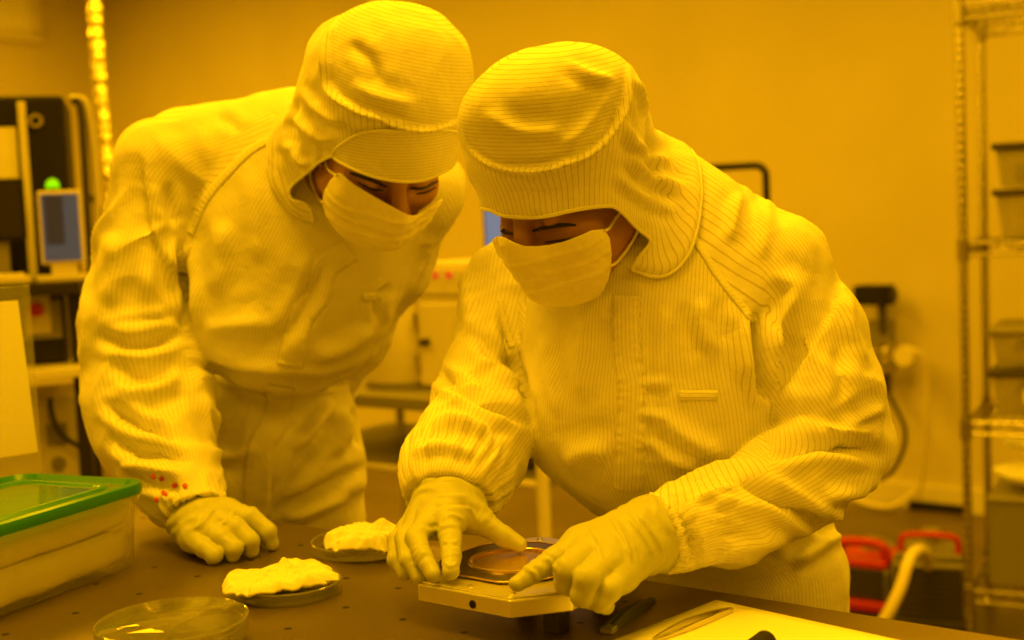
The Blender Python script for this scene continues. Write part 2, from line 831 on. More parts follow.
# ------------------------------------------------------------------ head
def head_field(Hc, A, neck_to, neck_r=.056, sc=1.0):
    """A rows: left, up, front (working frame)"""
    A = np.asarray(A)

    def L(P):
        return ((P - Hc) @ A.T) / sc

    v = lambda x, y, z: np.array([x, y, z], float)
    I = np.eye(3)

    def f(P):
        q = L(P)
        d = ell(q, v(0, .035, -.018), I, np.array([.076, .083, .098]))
        d = sm(d, ell(q, v(0, -.035, .028), I, np.array([.062, .082, .064])), .03)
        for s in (-1, 1):
            d = sm(d, rc(q, v(.048 * s, -.055, .0), v(.012 * s, -.090, .062), .024, .018), .025)
            d = sm(d, sph(q, v(.042 * s, -.026, .060), .025), .022)
        d = sm(d, rc(q, v(-.034, .021, .081), v(.034, .021, .081), .0125, .0125), .014)
        for s in (-1, 1):
            d = smax(d, -sph(q, v(.032 * s, -.001, .103), .0195), .016)
        for s in (-1, 1):
            # eyeball under the lid, with the lid edge as a small step
            eb = sph(q, v(.032 * s, -.003, .0755), .0142)
            d = sm(d, eb, .004)
            d = sm(d, rc(q, v(.019 * s, -.012, .088), v(.046 * s, -.010, .082), .0028, .0022), .004)
        d = sm(d, rc(q, v(0, .014, .088), v(0, -.034, .109), .0085, .0125), .012)
        for s in (-1, 1):
            d = sm(d, sph(q, v(.0125 * s, -.038, .099), .0085), .007)
        d = sm(d, ell(q, v(0, -.066, .090), I, np.array([.023, .0065, .011])), .006)
        d = sm(d, ell(q, v(0, -.077, .088), I, np.array([.020, .007, .011])), .006)
        for s in (-1, 1):
            ea = rc(q, v(.077 * s, .012, -.012), v(.072 * s, -.030, -.002), .017, .010, nrm(v(1, 0, -.35 * s)), .38)
            ea = smax(ea, -sph(q, v(.088 * s, .002, -.002), .011), .006)
            ea = ea + .003
            d = sm(d, ea, .006)
        d = d * sc
        a = Hc + A.T @ v(0, -.06, -.03) * sc
        return sm(d, rc(P, a, neck_to, neck_r, neck_r * 1.1), .03)
    return f


def head_pt(Hc, A, l, u, f, sc=1.0):
    return Hc + np.asarray(A).T @ (np.array([l, u, f], float) * sc)


def frame_from(F, upish=UPV, tilt=0.0):
    F = nrm(F)
    Lf = nrm(np.cross(F, upish))         # person's left is image right when F points to the viewer
    if Lf[0] < 0:
        Lf = -Lf
    U = np.cross(Lf, F)
    if U @ upish < 0:
        U = -U
    if tilt:
        c, s = math.cos(tilt), math.sin(tilt)
        Lf, U = Lf * c + U * s, U * c - Lf * s
    return np.stack([Lf, U, F])


def bvh_of(V, F):
    return BVHTree.FromPolygons([Vector(x) for x in V], [tuple(int(i) for i in f) for f in F])


def hit(bvh, u, v, off=0.0):
    d = nrm(J(u, v, 1.0))
    loc, n, i, dist = bvh.ray_cast(Vector((0, 0, 0)), Vector(d))
    if loc is None:
        loc, n, i, dist = bvh.find_nearest(Vector(J(u, v, 1.4)))
    p = np.array(loc)
    n = np.array(n)
    if n @ d > 0:
        n = -n
    return p + n * off


def strip(bvh, pts, width, off, n=5):
    """a tapering flat ribbon lying on a surface along a pixel polyline; width in metres (max)"""
    p = smooth_poly(pts, n)
    P = np.array([hit(bvh, u, v, off) for u, v in p])
    m = len(P)
    V, F = [], []
    for i in range(m):
        t = nrm(P[min(i + 1, m - 1)] - P[max(i - 1, 0)])
        vd = nrm(-P[i])
        b = nrm(np.cross(t, vd))
        w = width * (.25 + .75 * math.sin(PI * (i + .5) / m) ** .6)
        V += [P[i] - b * w / 2, P[i] + vd * w * .3, P[i] + b * w / 2]
    for i in range(m - 1):
        for j in range(2):
            F.append((i * 3 + j, i * 3 + j + 1, i * 3 + 4 + j, i * 3 + 3 + j))
    return np.array(V), F


def mask_field(Hc, A, headf):
    A = np.asarray(A)
    v = lambda x, y, z: np.array([x, y, z], float)

    def f(P):
        q = (P - Hc) @ A.T
        d = headf(P)
        t = rc(q, v(0, -.012, .100), v(0, -.070, .090), .016, .021, v(1, 0, 0), 1.0)
        t = sm(t, rc(q, v(-.035, -.03, .068), v(.035, -.03, .068), .022, .022), .03)
        t = sm(t, rc(q, v(-.040, -.064, .035), v(.040, -.064, .035), .025, .025), .03)
        t = sm(t, rc(q, v(-.028, -.073, .06), v(.028, -.073, .06), .023, .023), .03)
        d = sm(d, t, .02) - .005
        y = q[:, 1] + .1 * np.abs(q[:, 0])
        pl = np.zeros(len(P))
        for y0 in (-.03, -.048, -.066):
            pl = pl + .0016 * np.exp(-((y - y0) / .003) ** 2) * np.clip((y0 + .006 - y) / .006, 0, 1)
        return d - pl
    return f


def build_mask(P0, S, mf, lo, hi, poly, zmax, loops, bvh):
    V, Q = surface(mf, lo, hi, .0025)
    N = vnormals(V, Q)
    V = V + N * (.0012 * noise3(V * 45) + .0008 * ridged(V * 70))[:, None]
    s = poly_sd(px_of(V), smooth_poly(poly, 3, True))
    s = np.minimum(s, (zmax(V)) * 1000)
    V, F = clip_mesh(V, Q, s)
    V, F = drop_small(V, F, .2)
    o, _ = view_mesh('face_mask', V, F, M['mask'], P0)
    md = o.modifiers.new('cloth', 'SOLIDIFY')
    md.thickness = .0015
    md.offset = -1
    b2 = bvh_of(V, F)
    for pts in loops:
        p = smooth_poly(pts, 6)
        W = []
        for i, (u, v_) in enumerate(p):
            a = hit(bvh, u, v_, .004)
            W.append(a)
        W = np.array(W)
        W[0] = hit(b2, *p[0], .0015)
        for _ in range(2):
            W[1:-1] = (W[:-2] + 2 * W[1:-1] + W[2:]) / 4
        MB().tube(to_world(W), .0016, 8).build('ear_loop', M['mask'], o, smooth=True)
    return o


def ribbon(bvh, pts, half, off, m, name, parent, rope=0.0, cols=6, n=8, uvphase=0.0, pucker=0.0):
    """a stitched-on band of cloth following the garment: placket, seam, pocket edge; half = half width in px"""
    p = smooth_poly(pts, n) if len(pts) > 2 else np.linspace(np.array(pts[0], float), np.array(pts[1], float), n)
    # resample evenly
    L = np.concatenate([[0], np.cumsum(np.linalg.norm(np.diff(p, axis=0), axis=1))])
    k = max(4, int(L[-1] / 1.5))
    s = np.linspace(0, L[-1], k)
    p = np.stack([np.interp(s, L, p[:, i]) for i in (0, 1)], 1)
    t = np.gradient(p, axis=0)
    t /= np.linalg.norm(t, axis=1)[:, None]
    nn = np.stack([-t[:, 1], t[:, 0]], 1)
    V, UV = [], []
    for i in range(k):
        for j in range(cols + 1):
            x = -1 + 2 * j / cols
            q = p[i] + nn[i] * half * x
            h = off * (1 - abs(x) ** 6) 
            if rope:
                h += rope * (1 - x * x) * math.sin(s[i] * 2 * PI / 5.0 + x * 1.8)
            if pucker:
                h += pucker * max(0, abs(x) - .35) * math.sin(s[i] * 2 * PI / 11.0 + 1.7 * math.sin(s[i] * .13) + (0 if x > 0 else 2))
            P = hit(bvh, q[0], q[1], h)
            V.append(P)
            UV.append((half * x * P[2] / FPX + uvphase, s[i] * P[2] / FPX))
    V = np.array(V)
    V = V.reshape(k, cols + 1, 3)
    d = V[:, :, 2]
    for _ in range(2):
        d[1:-1] = (d[:-2] + 2 * d[1:-1] + d[2:]) / 4
    V = V.reshape(-1, 3)
    w = cols + 1
    F = [(i * w + j, i * w + j + 1, (i + 1) * w + j + 1, (i + 1) * w + j) for i in range(k - 1) for j in range(cols)]
    o, Fs = view_mesh(name, V, F, m, parent)
    UV = np.array(UV)
    uvl = o.data.uv_layers.new(name='UVMap')
    uvl.data.foreach_set('uv', UV[np.array([i for f in Fs for i in f])].astype(np.float32).ravel())
    md = o.modifiers.new('cloth', 'SOLIDIFY')
    md.thickness = .0018
    md.offset = 0
    return o


# ------------------------------------------------------------------ hands
def hand_field(wrist, rw, palm, fingers, k=.014):
    """palm: list of (a, b, ra, rb) slabs; fingers: list of chains [(p, r)...]"""
    def f(P):
        d = None
        for a, b, ra, rb in palm:
            x = rc(P, a, b, ra, rb)
            d = x if d is None else sm(d, x, .02)
        fd = None
        for c in fingers:
            x = chain(P, c, .003)
            fd = x if fd is None else sm(fd, x, .0025)
        return sm(d, fd, k)
    return f


def make_glove(parent, f, lo, hi, joints, wrist, axis, h=.0017, name='glove', folds=()):
    V, Q = surface(f, lo, hi, h)
    V, Q = drop_small(V, [tuple(q) for q in Q])
    Qa = np.array(Q)
    N = vnormals(V, Qa)
    # creases over the joints and slack at the wrist
    H = .0005 * ridged(V * 55) + .0009 * noise3(V * 38 + 5)
    s = (V - wrist) @ axis
    H += np.clip(1 - np.abs(s) / .06, 0, 1) * .0011 * np.sin(s * 330 + 5 * noise3(V * 26)) 
    for j, ax, r in joints:
        q = V - j
        t = q @ ax
        w = np.exp(-(np.sqrt((q * q).sum(1)) / r) ** 4)
        H += w * .00035 * np.sin(t * 800 + 4 * noise3(V * 60))
    V = V + N * H[:, None]
    if folds:
        V = apply_folds(V, Qa, folds)
    o, _ = view_mesh(name, V, Q, M['glove'], parent)
    return o, V, Q

# ================================================================== person in front
def wv(x, y, z):
    return to_view(np.array([x, y, z], float))


def build_person(S):
    root_w = S['root']
    P0 = thing('person', root_w, S['label'], 'person', None)
    limbs = S['limbs']            # name -> Limb
    torso_f = S['torso']          # field
    h = S.get('h', .004)

    def suit(P):
        d = torso_f(P)
        for nme in S['order']:
            d = sm(d, limbs[nme].d(P), S['blend'].get(nme, .03))
        for fx in S.get('extra', []):
            d = sm(d, fx(P), .012)
        for c, ax, rin in S['lips']:
            q = P - c
            front = smax(-(q @ ax), np.sqrt((q * q).sum(1)) - .08, .002)
            d = smax(d, -sm(front, rc(P, c + ax * .012, c + ax * .05, rin, rin), .002), .003)
        return d
    lo, hi = S['bounds']
    V, Q = surface(suit, lo, hi, h)
    V, fl = drop_small(V, [tuple(q) for q in Q])
    Q = np.array(fl)
    # cloth: slack folds everywhere, stronger along the limbs
    for it in range(2):
        N = vnormals(V, Q)
        if it == 0:
            H = np.zeros(len(V))
            near = {k: l.d(V) for k, l in limbs.items()}
            dt = torso_f(V)
            for k, l in limbs.items():
                a, s = l.coord(V)
                w = np.clip(1 - (near[k] - np.minimum(dt, .02)) / .02, 0, 1) * np.clip(1 - near[k] / .015, 0, 1)
                A = S['wrinkle'].get(k, .004)
                tw = S.get('twist', {}).get(k, 0.4)
                c = np.stack([s * 15 + tw * a * 1.3, a * .9, s * 2], 1)
                c += .8 * np.stack([noise3(V * 8 + 3), noise3(V * 8 + 13), noise3(V * 8 + 23)], 1)
                H += w * A * (ridged(c) - .45)
            wt = np.clip(1 - dt / .02, 0, 1)
            c = V * np.array([9.0, 4.5, 7.0]) + .5 * np.stack([noise3(V * 5 + 3), noise3(V * 5 + 13), noise3(V * 5 + 23)], 1)
            H += wt * S['wrinkle'].get('torso', .004) * (ridged(c) - .5)
            H += .0012 * noise3(V * 34)
            V = V + N * H[:, None]
        else:
            V = apply_folds(V, Q, S['folds'])
    N = vnormals(V, Q)
    for (c, ax, ln, am, n) in S['cuffs']:
        V = V + N * cuff_ribs(V, N, c, ax, ln, am, n)[:, None]
    o, F = view_mesh('coverall', V, [tuple(q) for q in Q], M['suit'], P0)
    names = list(limbs)

    def pick(c, n):
        D = np.stack([torso_f(c) - .004] + [limbs[k].d(c) for k in names], 1)
        pid = D.argmin(1)
        uv = px_of(c)
        front = (n * c).sum(1) > 0       # faces are stored reversed, so this is the side towards the viewer
        for poly, k, lo_, hi_ in S['panels']:
            m = front & (poly_sd(uv, poly) > 0) & (c[:, 2] > lo_) & (c[:, 2] < hi_)
            pid = np.where(m, 0 if k == 'torso' else 1 + names.index(k), pid)
        return pid
    tl = S['torso_limb']
    coords = {0: lambda p: (lambda a, s: (a, S.get('torso_r', .19), s))(*tl.coord(p))}
    for i, k in enumerate(names):
        coords[i + 1] = (lambda l: lambda p: (lambda a, s: (a, l.rm, s))(*l.coord(p)))(limbs[k])
    set_uv(o, V, F, pick, coords)
    b = bvh_of(V, [tuple(q) for q in Q])
    for nm, pts, half, off, kw in S['ribbons']:
        ribbon(b, pts, half, off, M['suit'] if nm != 'seam' else M['hem'], nm, o, **kw)
    for mk_ in S.get('marks', []):
        v_, f_ = strip(b, mk_, .006, .0012)
        view_mesh('red_mark', v_, f_, M['redspeck'], o)
    return P0, suit, V, Q


def build_hood(P0, S, suit, headf):
    """hood with its crown, band and shoulder cape; open at the face"""
    f0 = S['hood']

    def hood(P):
        d = f0(P)
        cape = smax(suit(P) - S.get('cape_gap', .010), S['cape'](P), .008)
        d = sm(d, headf(P) - .007, .02)
        return sm(d, cape, S.get('cape_k', .035))
    lo, hi = S['hood_bounds']
    V, Q = surface(hood, lo, hi, .003)
    N = vnormals(V, Q)
    inner = (f0(V) < -.004) & (suit(V) < .004)
    s = suit(V) - .0045
    s = np.where(inner, -.01, s) * 1000
    c = V * 14 + .6 * np.stack([noise3(V * 9), noise3(V * 9 + 9), noise3(V * 9 + 19)], 1)
    V = V + N * (S.get('hood_wr', .0025) * (ridged(c) - .5) + .0008 * noise3(V * 40))[:, None]
    V = apply_folds(V, Q, S['hood_folds'])
    uv = px_of(V)
    op = -poly_sd(uv, smooth_poly(S['opening'], 5, True))
    op = np.where(S['opening_side'](V), op, 50)
    s = np.minimum(s, op)
    V, F = clip_mesh(V, Q, s)
    V, F = drop_small(V, F, .2)
    o, Fs = view_mesh('hood', V, F, M['hood'], P0)

    def pick(cn, n):
        u = px_of(cn)
        return S['hood_pick'](cn, u)
    set_uv(o, V, Fs, pick, S['hood_coords'])
    md = o.modifiers.new('cloth', 'SOLIDIFY')
    md.thickness = .0022
    md.offset = -1
    # stitched hem along the free edges
    loops = [l for l in boundary_loops(F) if len(l) > 60]
    b = MB()
    for l in loops:
        P = V[l]
        for _ in range(3):
            P = (np.roll(P, 1, 0) + P * 2 + np.roll(P, -1, 0)) / 4
        b.tube(to_world(P[::2]), .0022, 6, closed=True)
    if loops:
        b.build('hem', M['hem'], o, smooth=True)
    return o, V, F


# ---- the figure in front, at the right
F_R = nrm([-.55, 0, -.83])
L_R = nrm([.83, 0, -.55])
UP = np.array([0, 1.0, 0])
AX_R = np.stack([L_R, UP, F_R])
SL, SR = J(782, 262, 1.44), J(512, 290, 1.66)
ELB_L, ELB_R = J(845, 442, 1.43), J(484, 405, 1.57)
CUF_L, CUF_R = J(672, 530, 1.275), J(447, 486, 1.385)
PEL = J(714, 566, 1.64)
arm_l = Limb([(J(735, 243, 1.49), RP(50, 1.49)), (SL, RP(43, 1.44)), (J(814, 335, 1.43), RP(49, 1.43)), (J(823, 396, 1.425), RP(60, 1.425)), (ELB_L, RP(44, 1.43)),
              (J(792, 482, 1.37), RP(51, 1.37)), (J(728, 514, 1.31), RP(49, 1.31)), (J(690, 524, 1.285), RP(42, 1.28))], .016)
arm_r = Limb([(J(565, 255, 1.62), RP(42, 1.62)), (SR, RP(40, 1.66)), (J(500, 345, 1.62), RP(37, 1.62)), (ELB_R, RP(42, 1.57)),
              (J(474, 444, 1.47), RP(46, 1.47)), (J(456, 470, 1.42), RP(44, 1.42)), (J(449, 486, 1.395), RP(41, 1.40))], .05)
hipL, hipR = PEL + L_R * .072, PEL - L_R * .072
gl = to_world(hipL)
gr = to_world(hipR)
leg_l = Limb([(hipL + UP * -.02, .095), (wv(gl[0] + .0, gl[1] + .02, .50), .088), (wv(gl[0], gl[1] + .03, .12), .072)], .04)
leg_r = Limb([(hipR + UP * -.02, .095), (wv(gr[0] - .02, gr[1] + .02, .50), .088), (wv(gr[0] - .03, gr[1] + .03, .12), .072)], .04)


def torso_R(P):
    d = ell(P, J(655, 345, 1.50), AX_R, np.array([.162, .225, .118]))
    d = sm(d, ell(P, J(690, 300, 1.58), AX_R, np.array([.165, .140, .115])), .05)
    d = sm(d, ell(P, J(622, 425, 1.47), AX_R, np.array([.118, .078, .085])), .05)
    d = sm(d, ell(P, PEL + UP * .02, AX_R, np.array([.155, .16, .12])), .045)
    d = sm(d, rc(P, J(655, 225, 1.50), J(690, 275, 1.55), .055, .09), .05)
    d = sm(d, rc(P, J(612, 292, 1.47), J(645, 240, 1.50), .045, .055), .03)
    return d


ax_rl = nrm(J(672, 530, 1.275) - J(728, 514, 1.31))
ax_rr = nrm(J(447, 494, 1.385) - J(456, 470, 1.42))
SPEC_R = dict(
    root=(float(gl[0] + gr[0]) / 2, float(gl[1] + gr[1]) / 2, 0.0),
    label='person at right in white hooded coverall, both gloved hands on the wafer holder',
    limbs={'arm_l': arm_l, 'arm_r': arm_r, 'leg_l': leg_l, 'leg_r': leg_r},
    order=['arm_r', 'leg_l', 'leg_r', 'arm_l'],
    blend={'arm_l': .012, 'arm_r': .014, 'leg_l': .04, 'leg_r': .04},
    torso=torso_R,
    torso_limb=Limb([(PEL, .17), (J(660, 400, 1.54), .17), (J(655, 230, 1.54), .17)], .03),
    torso_r=.155,
    bounds=([-.16, -1.05, 1.15], [.50, .20, 1.95]),
    wrinkle={'torso': .0035, 'arm_l': .005, 'arm_r': .005, 'leg_l': .004, 'leg_r': .004},
    cuffs=[(J(700, 522, 1.29), ax_rl, .03, .0022, 24), (J(660, 533, 1.267), ax_rl, .022, .0022, 30), (J(449, 478, 1.40), ax_rr, .04, .0028, 24)],
    extra=[lambda P: rc(P, J(684, 525.5, 1.28), J(650, 537, 1.260), RP(40, 1.28), RP(40.5, 1.26))],
    lips=[(J(655, 535, 1.264), ax_rl, RP(35.5, 1.27)), (J(449, 500, 1.385), nrm([-.05, -.74, -.67]), RP(31, 1.388))],
    folds=[
        # sleeve of the left arm
        ([(758, 308), (757, 345), (761, 385), (770, 404)], 6, 17, 0, 9, 'crease'),
        ([(842, 263), (838, 298), (815, 337), (774, 398)], 5, -6, 0, 9, 'edge'),
        ([(766, 272), (797, 287), (785, 325), (764, 360)], 9, 6),
        ([(740, 190), (735, 215), (728, 245)], 7, 4),
        ([(765, 195), (768, 225), (762, 262)], 9, 4),
        ([(756, 440), (775, 452), (800, 447), (822, 443), (865, 450), (886, 462)], 8, 10, 0, 9, 'crease'),
        ([(838, 428), (862, 416), (887, 404)], 7, 5),
        ([(880, 425), (850, 436), (815, 432)], 6, 4),
        ([(722, 468), (764, 492), (809, 518), (842, 536)], 7, 8, 0, 9, 'crease'),
        ([(888, 480), (860, 492), (820, 500)], 9, 6),
        ([(880, 500), (850, 515), (825, 518)], 7, 4),
        ([(790, 567), (809, 554), (846, 528)], 7, 6),
        ([(705, 555), (740, 545), (790, 540)], 7, 3.5),
        ([(700, 498), (730, 500), (765, 515)], 6, 3.5),
        ([(690, 500), (712, 492), (742, 486)], 5, 3),
        ([(672, 484), (686, 520), (700, 574)], 5, 5, 0, 9, 'crease'),
        ([(846, 290), (852, 330), (868, 372)], 8, 4),
        ([(835, 345), (842, 385), (838, 410)], 7, -4),
        ([(790, 380), (800, 410), (802, 435)], 8, 3),
        # placket, raglan seams, pocket
        ([(643, 292), (643, 377), (645, 428), (641, 485)], 2.2, 2.0),
        ([(500, 300), (505, 330), (518, 375), (534, 428)], 6, 8, 0, 9, 'crease'),
        ([(700, 296), (705, 330), (716, 356)], 9, 5),
        ([(730, 300), (738, 345), (745, 385)], 10, 4),
        ([(668, 300), (664, 340), (660, 400)], 9, 3),
        ([(590, 310), (580, 360), (585, 410)], 12, 4),
        ([(545, 330), (550, 375), (560, 420)], 10, 4),
        ([(560, 462), (590, 450), (615, 452)], 12, 6),
        ([(655, 410), (690, 440), (730, 455)], 10, 4),
        ([(650, 450), (680, 462), (700, 470)], 8, 4),
        ([(640, 380), (655, 384), (672, 383)], 5, 3),
        ([(640, 410), (655, 416), (670, 418)], 5, 3),
        ([(640, 440), (656, 446), (668, 450)], 5, 3),
        # sleeve of the right arm
        ([(434, 368), (452, 384), (484, 403), (530, 424)], 6, 10, 0, 9, 'crease'),
        ([(474, 330), (492, 352), (520, 366)], 7, -5),
        ([(480, 355), (500, 378), (528, 398)], 8, 5),
        ([(462, 260), (468, 300), (474, 340)], 9, 4),
        ([(430, 425), (458, 419), (500, 432)], 6, 4),
        ([(440, 400), (470, 412), (510, 440)], 6, -4),
        ([(410, 455), (440, 445), (480, 455)], 6, 3.5),
    ],
    panels=[([(694, 232), (720, 277), (757, 322), (761, 400), (770, 470), (640, 520), (545, 500), (540, 424), (520, 330), (518, 300), (530, 285), (600, 250)], 'torso', 0, 1.7),
            ([(694, 232), (720, 277), (757, 322), (761, 400), (900, 400), (900, 150), (700, 140)], 'arm_l', 0, 9),
            ],
    ribbons=[('placket', [(627, 296), (626, 311), (628, 362), (632, 389), (630, 447), (628, 490)], 14, .0022, dict(pucker=.0022, uvphase=.0021)),
             ('seam', [(692, 236), (706, 257), (720, 279), (754, 322)], 3.2, .0012, dict(rope=.0016)),
             ('seam', [(500, 300), (504, 322), (512, 348)], 2.6, .0010, dict(rope=.0010)),
             ('pocket_welt', [(679, 395.5), (717, 395.5)], 4.5, .0022, dict(rope=.0010))],
    h=.004,
)
arm_l.skip, arm_r.skip = 0, 1
F_HR = nrm([-.60, -.56, -.57])
A_HR = frame_from(F_HR)
H_R = J(571, 181, 1.415)
head_R = head_field(H_R, A_HR, J(660, 240, 1.52), sc=.95)
_cr = np.stack([nrm([1, .26, 0]), nrm([-.26, 1, 0]), [0, 0, 1.0]])


def hood_field_R(P):
    d = ell(P, J(548, 108, 1.385), _cr, np.array([RP(93, 1.385), RP(59, 1.385), .108]))
    d = sm(d, ell(P, J(552, 150, 1.40), _cr, np.array([RP(86, 1.40), RP(62, 1.40), .112])), .02)
    d = sm(d, rc(P, J(560, 165, 1.40), J(566, 196, 1.40), RP(74, 1.40), RP(70, 1.41)), .03)
    d = sm(d, rc(P, J(590, 125, 1.44), J(634, 205, 1.49), RP(50, 1.44), RP(54, 1.49)), .03)
    return d


_crR = [(458, 122), (470, 150), (500, 168), (550, 166), (600, 143), (625, 95), (628, 60)]
SPEC_R.update(
    hood=hood_field_R,
    cape=lambda P: ell(P, J(652, 212, 1.48), np.eye(3), np.array([.054, .115, .14])),
    hood_bounds=([-.09, .0, 1.24], [.24, .34, 1.72]),
    hood_folds=[(_crR, 2.5, 2.5), (_crR[2:], 5, 4, 0, 9, 'edge'),
                ([(640, 95), (650, 140), (655, 190)], 6, -4), ([(618, 120), (640, 150), (672, 165)], 6, 4), ([(625, 150), (650, 175), (690, 190)], 6, 4),
                ([(610, 170), (640, 195), (680, 215)], 6, 3), ([(632, 75), (645, 110), (640, 150)], 4, 4), ([(560, 150), (590, 120), (612, 85)], 7, 3),
                ([(560, 60), (590, 75), (618, 80)], 6, 3), ([(480, 110), (520, 130), (570, 130)], 8, 2.5)],
    opening=[(484, 209), (505, 216), (540, 217), (575, 210), (605, 206), (618, 209), (638, 229), (651, 241), (640, 256), (630, 272),
             (622, 300), (600, 330), (520, 330), (470, 290), (455, 215)],
    opening_side=lambda V: V[:, 2] < 1.60,
    hood_pick=lambda c, u: np.where(poly_sd(u, np.array([(400, -50), (400, 118)] + _crR + [(628, -50)])) > 0, 0, 1),
    hood_coords={0: lambda p: (p @ nrm([-.10, 1, -.3]), None, p[:, 0]),
                 1: lambda p: (lambda q: (np.arctan2(q[:, 0], -q[:, 2]), .10, p[:, 1]))(p - J(585, 150, 1.45))},
    mask=[(497, 236), (524, 246), (561, 243), (604, 229), (611, 268), (596, 300), (561, 318), (535, 312), (512, 285), (490, 255)],
    mask_bounds=([-.08, .0, 1.24], [.13, .12, 1.48]),
    mask_keep=lambda V: 1.425 - V[:, 2],
    loops=[[(604, 231), (611, 221), (619, 212)], [(610, 266), (623, 250), (632, 236), (637, 226)]],
    brows=[([(532, 231), (548, 227), (562, 225), (576, 225)], .0045, .0006), ([(514, 234), (506, 232), (499, 232)], .004, .0006)],
    lashes=[([(545, 242), (562, 240), (578, 237), (590, 232)], .0026, .001), ([(519, 244), (511, 241), (504, 238)], .0024, .001)],
)

# ---- the figure behind, at the left
F_L = nrm([.34, 0, -.94])
L_L = nrm([.94, 0, .34])
SPN = nrm([.20, .96, -.18])
AX_L = np.stack([nrm(L_L - SPN * (L_L @ SPN)), SPN, nrm(np.cross(L_L, SPN))])
PEL2 = J(266, 462, 1.98)
arm2_r = Limb([(J(205, 150, 1.80), RP(40, 1.80)), (J(160, 166, 1.79), RP(36, 1.79)), (J(143, 250, 1.79), RP(40, 1.79)), (J(134, 320, 1.80), RP(44, 1.80)),
               (J(147, 388, 1.80), RP(55, 1.80)), (J(156, 432, 1.76), RP(50, 1.76)), (J(166, 464, 1.70), RP(36, 1.70)), (J(181, 485, 1.665), RP(30, 1.66)), (J(192, 504, 1.63), RP(27, 1.63))], .05)
arm2_l = Limb([(J(380, 190, 1.84), RP(36, 1.84)), (J(425, 190, 1.86), RP(33, 1.86)), (J(396, 265, 1.94), RP(30, 1.94)), (J(352, 335, 2.02), RP(30, 2.02)),
               (J(315, 400, 2.16), .05), (J(290, 430, 2.22), .036)], .05)
hip2L, hip2R = PEL2 + L_L * .058, PEL2 - L_L * .07
g2l, g2r = to_world(hip2L), to_world(hip2R)
leg2_l = Limb([(hip2L + UP * -.03, RP(58, 1.98)), (wv(g2l[0], g2l[1] + .02, .50), .088), (wv(g2l[0], g2l[1] + .04, .12), .072)], .04)
leg2_r = Limb([(hip2R + UP * -.03, RP(58, 1.98)), (wv(g2r[0] - .02, g2r[1] + .02, .50), .088), (wv(g2r[0] - .03, g2r[1] + .04, .12), .072)], .04)


def torso_L(P):
    d = ell(P, J(304, 240, 1.85), AX_L, np.array([.160, .19, .122]))
    d = sm(d, ell(P, J(278, 318, 1.88), AX_L, np.array([.142, .105, .128])), .05)
    d = sm(d, rc(P, J(185, 150, 1.82), J(300, 150, 1.83), RP(44, 1.82), RP(54, 1.83)), .05)
    d = sm(d, rc(P, J(300, 150, 1.83), J(390, 190, 1.85), RP(50, 1.82), RP(44, 1.83)), .05)
    d = sm(d, ell(P, PEL2 + UP * .03, np.stack([L_L, UP, F_L]), np.array([.145, .155, .12])), .03)
    return d


